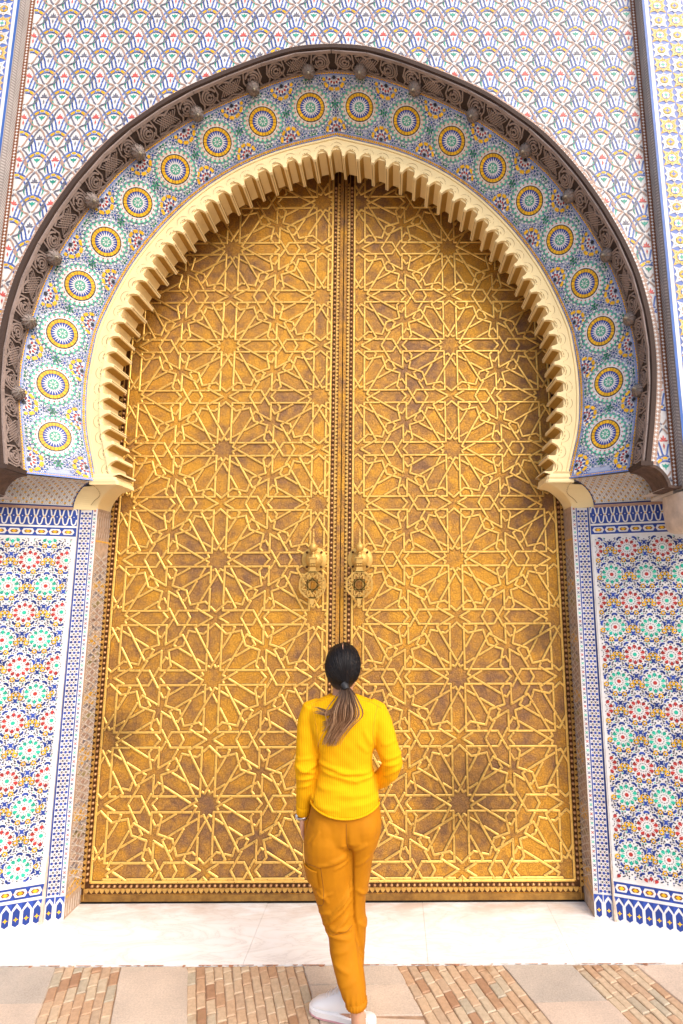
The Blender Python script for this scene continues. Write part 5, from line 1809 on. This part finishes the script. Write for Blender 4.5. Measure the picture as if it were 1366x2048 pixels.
    def dsw(co, nr):
        d = np.zeros(len(co)); back = (nr[:, 1] < 0.2)
        F = [((.03,1.135),(.20,1.085),.012,.0055),((.05,1.10),(.24,1.050),.013,.006),((.12,1.095),(.285,1.085),.010,.006),((.20,1.06),(.295,1.065),.010,.006),((.03,1.03),(.20,1.02),.015,.004),
             ((.10,1.005),(.30,1.00),.016,.004),((.03,1.20),(.07,1.30),.014,.005),((.06,1.18),(.11,1.27),.016,.0035),((.285,1.20),(.25,1.28),.014,.004),((.27,1.17),(.22,1.23),.014,.003),
             ((-.07,1.115),(.03,1.075),.010,.006),((-.06,1.085),(.035,1.115),.010,.006),((-.07,1.055),(.02,1.060),.010,.005),((-.065,1.14),(.02,1.15),.009,.003),((-.07,1.01),(.01,1.03),.010,.003),
             ((.34,1.14),(.43,1.16),.010,.004),((.33,1.11),(.42,1.125),.010,.005),((.34,1.06),(.41,1.10),.010,.005),((.33,1.20),(.40,1.22),.012,.003),((.02,.955),(.15,.945),.012,.003),((.15,.96),(.31,.97),.014,.003)]
        F += [((.040,1.22),(.032,1.07),.0055,-.0065),((.032,1.09),(.008,.92),.0055,-.0065)]
        for p, q, w, a in F: d += fold(co, p, q, w, a)*back
        d -= .004*np.exp(-((co[:, 2]-1.075)/.05)**2)*back*np.exp(-((co[:, 0]-.16)/.12)**2)
        d += 0.0012*np.sin(co[:, 2]*90+co[:, 0]*30)*np.sin(co[:, 0]*45)*back
        return d
    bake(S, "sweater", root, SW, 0.0055, 9, dsw)
    # neckband, cuffs, hem line
    nb = MB()
    pts = []
    for k in range(33):
        a = 2*PI*k/32; pts.append((hx+.002+.060*math.cos(a), -.953+.055*math.sin(a), 1.408+.005*math.cos(2*a)-.010*max(0, math.sin(a))))
    nb.tube(pts, .0065, SW, n=8, caps=False, flat=1.6); nb.obj("neckband", root)
    for nm, p, q, r in (("cuff", (-.0385,-.926,.917), (-.0425,-.916,.868), (.036,.031)), ("cuff", (.288,-.838,.975), (.276,-.820,.950), (.035,.030))):
        c = MB(); p, q = Vector(p), Vector(q)
        c.tube([p, p.lerp(q, .1), p.lerp(q, .5), p.lerp(q, .9), q], [r[0]*.92, r[0]*1.03, (r[0]+r[1])/2, r[1]*1.04, r[1]*.90], SW, n=20); c.obj(nm, root)
    hm = MB(); pts = []
    for k in range(49):
        a = 2*PI*k/48; c, s = math.cos(a), math.sin(a)
        x = .159+math.copysign(abs(c)**(2/2.4), c)*.1555; y = -.958+math.copysign(abs(s)**(2/2.4), s)*.1265
        u = (x-.159)/.1555; v = (y+.958)/.1265
        pts.append((x, y, .906+hem(u, v)*.98))
    hm.tube(pts, .0042, SW, n=6, caps=False, flat=2.2); hm.obj("hem", root)

    # --- trousers
    P = MB()
    P.loft([ell(.160, -.955, z, rx, ry, 36, 2.3) for z, rx, ry in ((.985,.135,.100),(.93,.158,.118),(.885,.166,.126),(.84,.169,.130),(.80,.166,.128),(.77,.150,.105))], TR)
    def leg(rows, n=24):
        P.loft([ell((a+b_)/2, cy, z, (b_-a)/2, ry, n, 2.2) for z, a, b_, ry, cy in rows], TR)
    # near (left) leg, crossing in front
    leg([(.86,-.012,.180,.118,-.960),(.80,-.026,.196,.124,-.966),(.76,-.027,.200,.122,-.968),(.70,-.021,.200,.110,-.968),(.64,-.009,.200,.100,-.966),(.59,.012,.201,.094,-.964),(.54,.030,.202,.088,-.964),(.477,.053,.208,.080,-.966),(.44,.068,.213,.078,-.968),(.396,.093,.226,.078,-.980),(.343,.101,.238,.076,-.995),(.284,.124,.252,.070,-1.020),(.235,.146,.262,.064,-1.040),(.21,.160,.264,.058,-1.050),(.19,.176,.264,.050,-1.058),(.170,.182,.266,.047,-1.062)])
    # far (right) leg
    leg([(.86,.140,.330,.112,-.952),(.80,.150,.324,.118,-.955),(.76,.170,.312,.110,-.952),(.718,.175,.294,.100,-.948),(.66,.165,.283,.092,-.944),(.60,.150,.274,.086,-.940),(.53,.140,.256,.080,-.934),(.47,.128,.254,.078,-.930),(.409,.132,.259,.076,-.925),(.35,.136,.256,.072,-.920),(.303,.140,.252,.068,-.916),(.24,.144,.248,.062,-.912),(.18,.150,.244,.056,-.910),(.13,.154,.240,.048,-.908),(.105,.156,.238,.045,-.906)])
    # buttocks
    ball(P, (.088, -1.012, .842), (.082, .072, .085), TR, 18, 12); ball(P, (.238, -1.008, .845), (.080, .070, .085), TR, 18, 12)
    # the pocket pushed out by the hand
    limb(P, [(-.018, -.915, .855, .026), (-.022, -.905, .80, .034), (-.012, -.915, .755, .026)], TR, 14)
    def dtr(co, nr):
        d = np.zeros(len(co)); back = (nr[:, 1] < 0.25)
        F = [((.195,.755),(.10,.735),.008,.004),((.195,.742),(.04,.715),.009,.004),((.195,.725),(.12,.70),.008,.003),((.20,.765),(.27,.80),.010,.003),((.02,.80),(.06,.86),.010,.003),((-.01,.79),(.03,.84),.008,.003),
             ((.20,.60),(.10,.49),.010,.007),((.20,.56),(.07,.45),.010,.006),((.11,.52),(.05,.50),.010,.004),((.19,.50),(.10,.42),.010,.005),((.10,.455),(.20,.44),.010,.006),((.08,.43),(.20,.41),.009,.004),((.20,.63),(.15,.53),.010,.004),
             ((.11,.36),(.19,.38),.012,.003),((.12,.33),(.20,.30),.012,.003),((.14,.25),(.23,.28),.012,.002),((.23,.45),(.26,.40),.008,.004),((.22,.60),(.27,.55),.010,.004),((.06,.62),(.10,.55),.010,.003),
             ((.215,.70),(.28,.74),.010,.003),((.199,.78),(.202,.60),.006,-.007),((.201,.64),(.210,.44),.006,-.007),((.208,.48),(.248,.28),.006,-.006),((.04,.60),(.09,.575),.008,.004),((.03,.575),(.12,.60),.007,.003)]
        for p, q, w, a in F: d += fold(co, p, q, w, a)*back
        d -= .012*np.exp(-((co[:, 0]-.176-.01*(co[:,2]<.8))/.012)**2)*np.exp(-((co[:, 2]-.80)/.055)**2)*(nr[:, 1] < -.2)
        # gathered cuffs
        for cx, cy, cz_ in ((.222, -1.060, .203), (.197, -.907, .135)):
            near = np.exp(-(((co[:, 0]-cx)**2+(co[:, 1]-cy)**2)/.0060))
            ang = np.arctan2(co[:, 1]-cy, co[:, 0]-cx)
            d += near*.0028*np.sin(ang*13)*np.exp(-((co[:, 2]-cz_)/.026)**2)
        return d
    bake(P, "trousers", root, TR, 0.0055, 6, dtr)
    for cx, cy, z, rx, ry in ((.2235, -1.061, .184, .0455, .0490), (.197, -.907, .116, .0450, .0470)):
        c = MB(); pts = []
        rings = []
        for z_, k in ((z-.014,.90),(z-.012,1.0),(z,1.03),(z+.012,1.0),(z+.014,.9)):
            rings.append([(cx+rx*k*(1+.022*math.cos(a*22))*math.cos(a), cy+ry*k*(1+.022*math.cos(a*22))*math.sin(a), z_) for a in [2*PI*q/88 for q in range(88)]])
        c.loft(rings, TR); c.obj("elastic_cuff", root)
    # seams: centre back, cargo pocket side, inside leg; sweater armhole and shoulder seams
    def on_surface(o, pts, off=0.0006):
        from mathutils.bvhtree import BVHTree
        bv = BVHTree.FromPolygons([v.co[:] for v in o.data.vertices], [tuple(p.vertices) for p in o.data.polygons])
        out = []
        for x, z in pts:
            h = bv.ray_cast(Vector((x, -2.0, z)), Vector((0, 1, 0)))
            if h[0]: out.append((h[0].x, h[0].y-off, h[0].z))
        return out
    trs = next(o for o in root.children if o.name.startswith('trousers')); sws = next(o for o in root.children if o.name.startswith('sweater'))
    SEAMT = plain("mustard_thread", (.20,.065,.001), .8); SEAMY = plain("yellow_seam", (.66,.31,.002), .9)
    for pts in ([(.176,.89),(.177,.84),(.180,.80),(.188,.76)], [(.066,.712),(.072,.66),(.078,.60),(.074,.55),(.040,.528)], [(.066,.712),(.03,.716),(-.010,.712)], [(.085,.44),(.12,.432),(.16,.438),(.20,.450)]):
        P3 = on_surface(trs, smooth_path(pts, 6), .0002)
        if len(P3) > 2:
            q = MB(); q.tube(P3, .0012, SEAMT, n=4); q.obj("trouser_seam", root)
    for pts in ([(.000,1.385),(.018,1.34),(.034,1.28),(.040,1.22),(.036,1.18)], [(.318,1.385),(.300,1.33),(.292,1.27),(.294,1.22),(.302,1.19)], [(.060,1.402),(.010,1.388),(-.03,1.368)], [(.225,1.402),(.280,1.388),(.330,1.362)]):
        P3 = on_surface(sws, smooth_path(pts, 6), .0002)
        if len(P3) > 2:
            q = MB(); q.tube(P3, .0016, SEAMY, n=4); q.obj("sweater_seam", root)
    # cargo pocket flap wrapping the left thigh
    fl = MB(); rows = []
    for i in range(11):
        a = R(188+i*6.4)            # angle round the thigh seen from above
        rows.append([])
        for z, k in ((.706,1.0),(.703,1.045),(.68,1.05),(.648,1.05),(.636,1.045),(.634,1.0)):
            cx, rx = .089+(.70-z)*.10, .1115-(.70-z)*.12
            ry = .1125-(.70-z)*.15
            c, s = math.cos(a), math.sin(a)
            rows[-1].append((cx+math.copysign(abs(c)**.9, c)*rx*k, -.967+math.copysign(abs(s)**.9, s)*ry*k, z-.0012*i*(1 if True else 0)+.002))
    fl.grid(rows, TR, smooth=False); fl.obj("cargo_pocket_flap", root)
    # pocket opening edge next to the hand
    pk = MB(); pk.tube([(-.008,-.960,.875), (-.020,-.975,.845), (-.018,-.985,.812), (-.008,-.990,.785)], .0032, TR, n=6); pk.obj("pocket_edge", root)

    # --- watch
    w = MB()
    SIL = plain("watch_silver", (.72,.70,.68), .25, 1.0); BR = plain("bracelet_beads", (.38,.26,.17), .4, .5)
    pts = [(-.043+.0265*math.cos(a), -.915+.0235*math.sin(a), .858+.004*math.cos(a)) for a in [2*PI*k/20 for k in range(21)]]
    w.tube(pts, .0042, SIL, n=6, caps=False, flat=1.8)
    wt = w.obj("watch", root)
    wf = MB(); wf.tube([(-.066,-.917,.860), (-.076,-.917,.861)], [.015,.014], SIL, n=16); wf.obj("watch_case", root)
    bb = MB()
    for k in range(22):
        a = 2*PI*k/22; ball(bb, (-.0425+.0255*math.cos(a), -.914+.023*math.sin(a), .848+.003*math.cos(a)), (.0036,)*3, BR, 6, 5)
    bb.obj("bead_bracelet", root)

    # --- shoes
    SH = plain("white_canvas", (.86,.86,.88), .55, bumps=.05, var=.03); SO = plain("white_rubber", (.80,.79,.80), .45, var=.03); PK = plain("pink_sole_edge", (.62,.32,.36), .6)
    def shoe(heel, ang, zs=1.0):
        sh = empty("shoe", heel); sh.parent = root; sh.location = Vector(heel)-root.location
        ca, sa = math.cos(ang), math.sin(ang)
        def W(l, s, z): return (heel[0]+ca*l-sa*s, heel[1]+sa*l+ca*s, heel[2]+z*zs)
        prof = [(-.012,.016,.018,.060),(.0,.026,.018,.098),(.03,.031,.018,.108),(.06,.032,.018,.108),(.085,.033,.018,.112),(.11,.034,.018,.098),(.14,.037,.018,.082),(.17,.040,.018,.068),(.20,.040,.018,.058),(.225,.036,.018,.048),(.242,.026,.020,.036),(.250,.012,.022,.028)]
        g = MB(); rings = []
        for l, hw, z0, z1 in prof:
            ring = []
            for k in range(16):
                a = 2*PI*k/16; c, s = math.cos(a), math.sin(a)
                zz = z0+(z1-z0)*(0.5+0.5*s); nar = 1-(0.45 if l < .12 else .25)*max(0, s)**1.5
                ring.append(W(l, math.copysign(abs(c)**.8, c)*hw*nar, zz))
            rings.append(ring)
        g.loft(rings, SH); u = g.obj("upper", sh)
        s_ = MB(); rings = []
        for l, hw, z0, z1 in prof:
            e = .005; z1s = .026
            up = .006*max(0, (l-.2)/.05)
            rings.append([W(l*1.02-.001, q*(hw+e), z) for q, z in ((-1,.004+up),(-1,z1s),(-.8,z1s+.002),(.8,z1s+.002),(1,z1s),(1,.004+up),(.9,.001+up),(-.9,.001+up))])
        s_.loft(rings, SO, smooth=False); s_.obj("sole", sh)
        p_ = MB(); rings = []
        for l, hw, z0, z1 in prof:
            up = .006*max(0, (l-.2)/.05)
            rings.append([W(l*1.02-.001, q*(hw+.0058), z) for q, z in ((-1,.0045+up),(-1,.010+up),(1,.010+up),(1,.0045+up))])
        p_.loft(rings, PK, smooth=False); p_.obj("sole_edge", sh)
        la = MB()
        for i, l in enumerate((.098,.115,.132,.149,.166)):
            z = np.interp(l, [p[0] for p in prof], [p[3] for p in prof])+.003
            la.tube([W(l,-.020,z-.008), W(l+.004,-.008,z+.001), W(l+.004,.008,z+.001), W(l,.020,z-.008)], .0028, SO, n=6)
        for s2 in (-1, 1):
            la.tube([W(.095,0,.112), W(.10,s2*.014,.124), W(.112,s2*.020,.118), W(.10,s2*.006,.110)], .0030, SO, n=6)
            la.tube([W(.095,0,.112), W(.115,s2*.018,.108), W(.130,s2*.028,.092)], .0026, SO, n=6)
        la.obj("laces", sh)
        co = MB(); co.tube([W(.040+.040*math.cos(a), .030*math.sin(a), .100+.006*math.cos(a)) for a in [2*PI*k/20 for k in range(21)]], .0065, SH, n=8, caps=False); co.obj("collar", sh)
    shoe((.238, -.925, 0.0), R(180-20), 1.22)
    shoe((.239, -1.128, 0.0), R(84), .62)

    # --- hair
    HD, t, b = newmat("black_brown_hair")
    g = nd(t, "ShaderNodeNewGeometry"); sp = nd(t, "ShaderNodeSeparateXYZ"); t.links.new(g.outputs['Position'], sp.inputs[0])
    mr = nd(t, "ShaderNodeMapRange"); mr.inputs[1].default_value = 1.478; mr.inputs[2].default_value = 1.34; t.links.new(sp.outputs[2], mr.inputs[0])
    dark = ramp(t, g.outputs['Random Per Island'], [(0.0, (.004,.0035,.005)), (0.94, (.010,.008,.009)), (1.0, (.05,.03,.018))])
    light = ramp(t, g.outputs['Random Per Island'], [(0.0, (.10,.045,.022)), (0.45, (.22,.11,.055)), (1.0, (.50,.30,.17))])
    t.links.new(mixc(t, mr.outputs[0], dark.outputs[0], light.outputs[0]), b.inputs['Base Color'])
    b.inputs['Roughness'].default_value = 0.46; b.inputs['Specular IOR Level'].default_value = .22
    cap = MB(); rings = []
    for z, rx, ry, cy in ((1.448,.030,.030,-.055),(1.458,.050,.045,-.040),(1.478,.066,.070,-.022),(1.50,.074,.086,-.014),(1.53,.081,.098,-.010),(1.56,.0835,.103,-.008),(1.59,.082,.102,-.008),(1.62,.073,.090,-.006),(1.642,.054,.066,-.006),(1.655,.026,.032,-.006),(1.659,.008,.010,-.006)):
        rings.append(ell(hx, hy+cy, 1.552+(z-1.552)*.975, rx*.94, ry*.94, 26, 2.05))
    cap.loft(rings, HD); cap.obj("hair", root)
    rn = random.Random(21)
    tie = Vector((.164, -1.045, 1.470))
    st = MB()
    C0 = Vector((hx, hy-.008, 1.552)); RX, RY, RZ = .0845, .105, .108
    for k in range(420):
        # start on the hairline / parting, run over the skull towards the tie
        if rn.random() < .55:
            a = rn.uniform(-1, 1); th = rn.uniform(-.95, .5)
            p0 = Vector((a*.95, .35*rn.uniform(-1.2,1.2), math.sqrt(max(0.02, 1-(a*.95)**2))*.95))
        else:
            s = rn.choice((-1, 1)); p0 = Vector((s*1.0, rn.uniform(-.4, .35), rn.uniform(-.55, .6)))
        p0.normalize()
        pe = Vector(((tie.x-C0.x)/RX, (tie.y-C0.y)/RY, (tie.z-C0.z)/RZ)).normalized()
        path = []
        for i in range(9):
            u = i/8; q = p0.slerp(pe, u) if p0.angle(pe) < 3.0 else p0.lerp(pe, u)
            q.normalize()
            rr = 0.985+rn.uniform(0, .03)
            path.append((C0.x+q.x*RX*rr, C0.y+q.y*RY*rr, C0.z+q.z*RZ*rr))
        path[-1] = tuple(tie+Vector((rn.uniform(-.008,.008), .004, rn.uniform(-.008,.008))))
        st.tube(path, [.0012]+[.0024]*7+[.0014], HD, n=4, caps=False, flat=.6)
    # stray hairs
    for k in range(16):
        s = rn.choice((-1, -1, 1)); z = rn.uniform(1.47, 1.60)
        x = hx+s*.080; st.tube([(x, hy-.02, z), (x+s*.008, hy-.03, z-.01), (x+s*.010+rn.uniform(-.006,.006), hy-.04, z-.035)], .0005, HD, n=3, caps=False)
    st.obj("swept_strands", root, kind='stuff')
    t_ = MB(); t_.tube([(tie.x-.012, tie.y, tie.z+.010), (tie.x, tie.y-.008, tie.z), (tie.x+.004, tie.y-.012, tie.z-.010)], [.015,.017,.014], plain("hair_tie_black", (.015,.015,.018), .6), n=12); t_.obj("hair_tie", root)
    part = MB(); part.tube([(hx+.001, hy-.030, 1.6585), (hx+.003, hy-.060, 1.6495), (hx+.006, hy-.078, 1.636)], [.0012,.0022,.0010], SKIN, n=5, flat=.6); part.obj("hair_parting", root)
    pt = MB()
    ends = []
    for k in range(250):
        u0 = rn.gauss(0, 1); 
        fly = rn.random()
        lenf = rn.uniform(.72, 1.0)
        sway = rn.gauss(0, .35)
        if fly < .16:   # locks blown to the left over the shoulder
            e = Vector((rn.uniform(.02,.05), -1.058, rn.uniform(1.350,1.385))); mid = Vector((.098+rn.uniform(-.015,.015), -1.085, 1.362+rn.uniform(-.012,.012)))
            P_ = [tie, tie+Vector((-.012, -.028, -.045)), mid, e]
        elif fly < .30:
            e = Vector((rn.uniform(.055,.085), -1.072, rn.uniform(1.275,1.32))); mid = Vector((.115+rn.uniform(-.02,.02), -1.095, 1.345+rn.uniform(-.015,.015)))
            P_ = [tie, tie+Vector((.004, -.032, -.05)), mid, e]
        else:
            w = u0*.017
            x1 = .172+w; x2 = .160+w*1.75; x3 = .132+w*1.15; x4 = .100+w*.9+rn.uniform(-.012,.012)
            P_ = [tie+Vector((w*.3,0,0)), Vector((x1, -1.078-abs(rn.gauss(0,.006)), 1.425)), Vector((x2+.006, -1.090-abs(rn.gauss(0,.008)), 1.360)), Vector((x3+.012, -1.086-abs(rn.gauss(0,.006)), 1.300)), Vector((x4, -1.080-abs(rn.gauss(0,.004)), 1.300-.085*lenf))]
        path = smooth_path([tuple(p) for p in P_], 5) if False else None
        PP3 = [np.array(p) for p in P_]; Q = [2*PP3[0]-PP3[1]]+PP3+[2*PP3[-1]-PP3[-2]]
        path = []
        for i in range(1, len(Q)-2):
            for j in range(4):
                tt = j/4; a_,b_,c_,d_ = Q[i-1],Q[i],Q[i+1],Q[i+2]
                path.append(tuple(0.5*((2*b_)+(-a_+c_)*tt+(2*a_-5*b_+4*c_-d_)*tt*tt+(-a_+3*b_-3*c_+d_)*tt**3)))
        path.append(tuple(Q[-2]))
        ph = rn.uniform(0, 1.2); n_ = len(path)
        path = [(p[0]+.007*(i/n_)*math.sin(i*.75+ph), p[1], p[2]) for i, p in enumerate(path)]
        r0 = rn.uniform(.0016, .0032)
        pt.tube(path, [r0*(1-.85*(i/(n_-1))**2) for i in range(n_)], HD, n=5, caps=False)
    pt.obj("ponytail", root)
person()
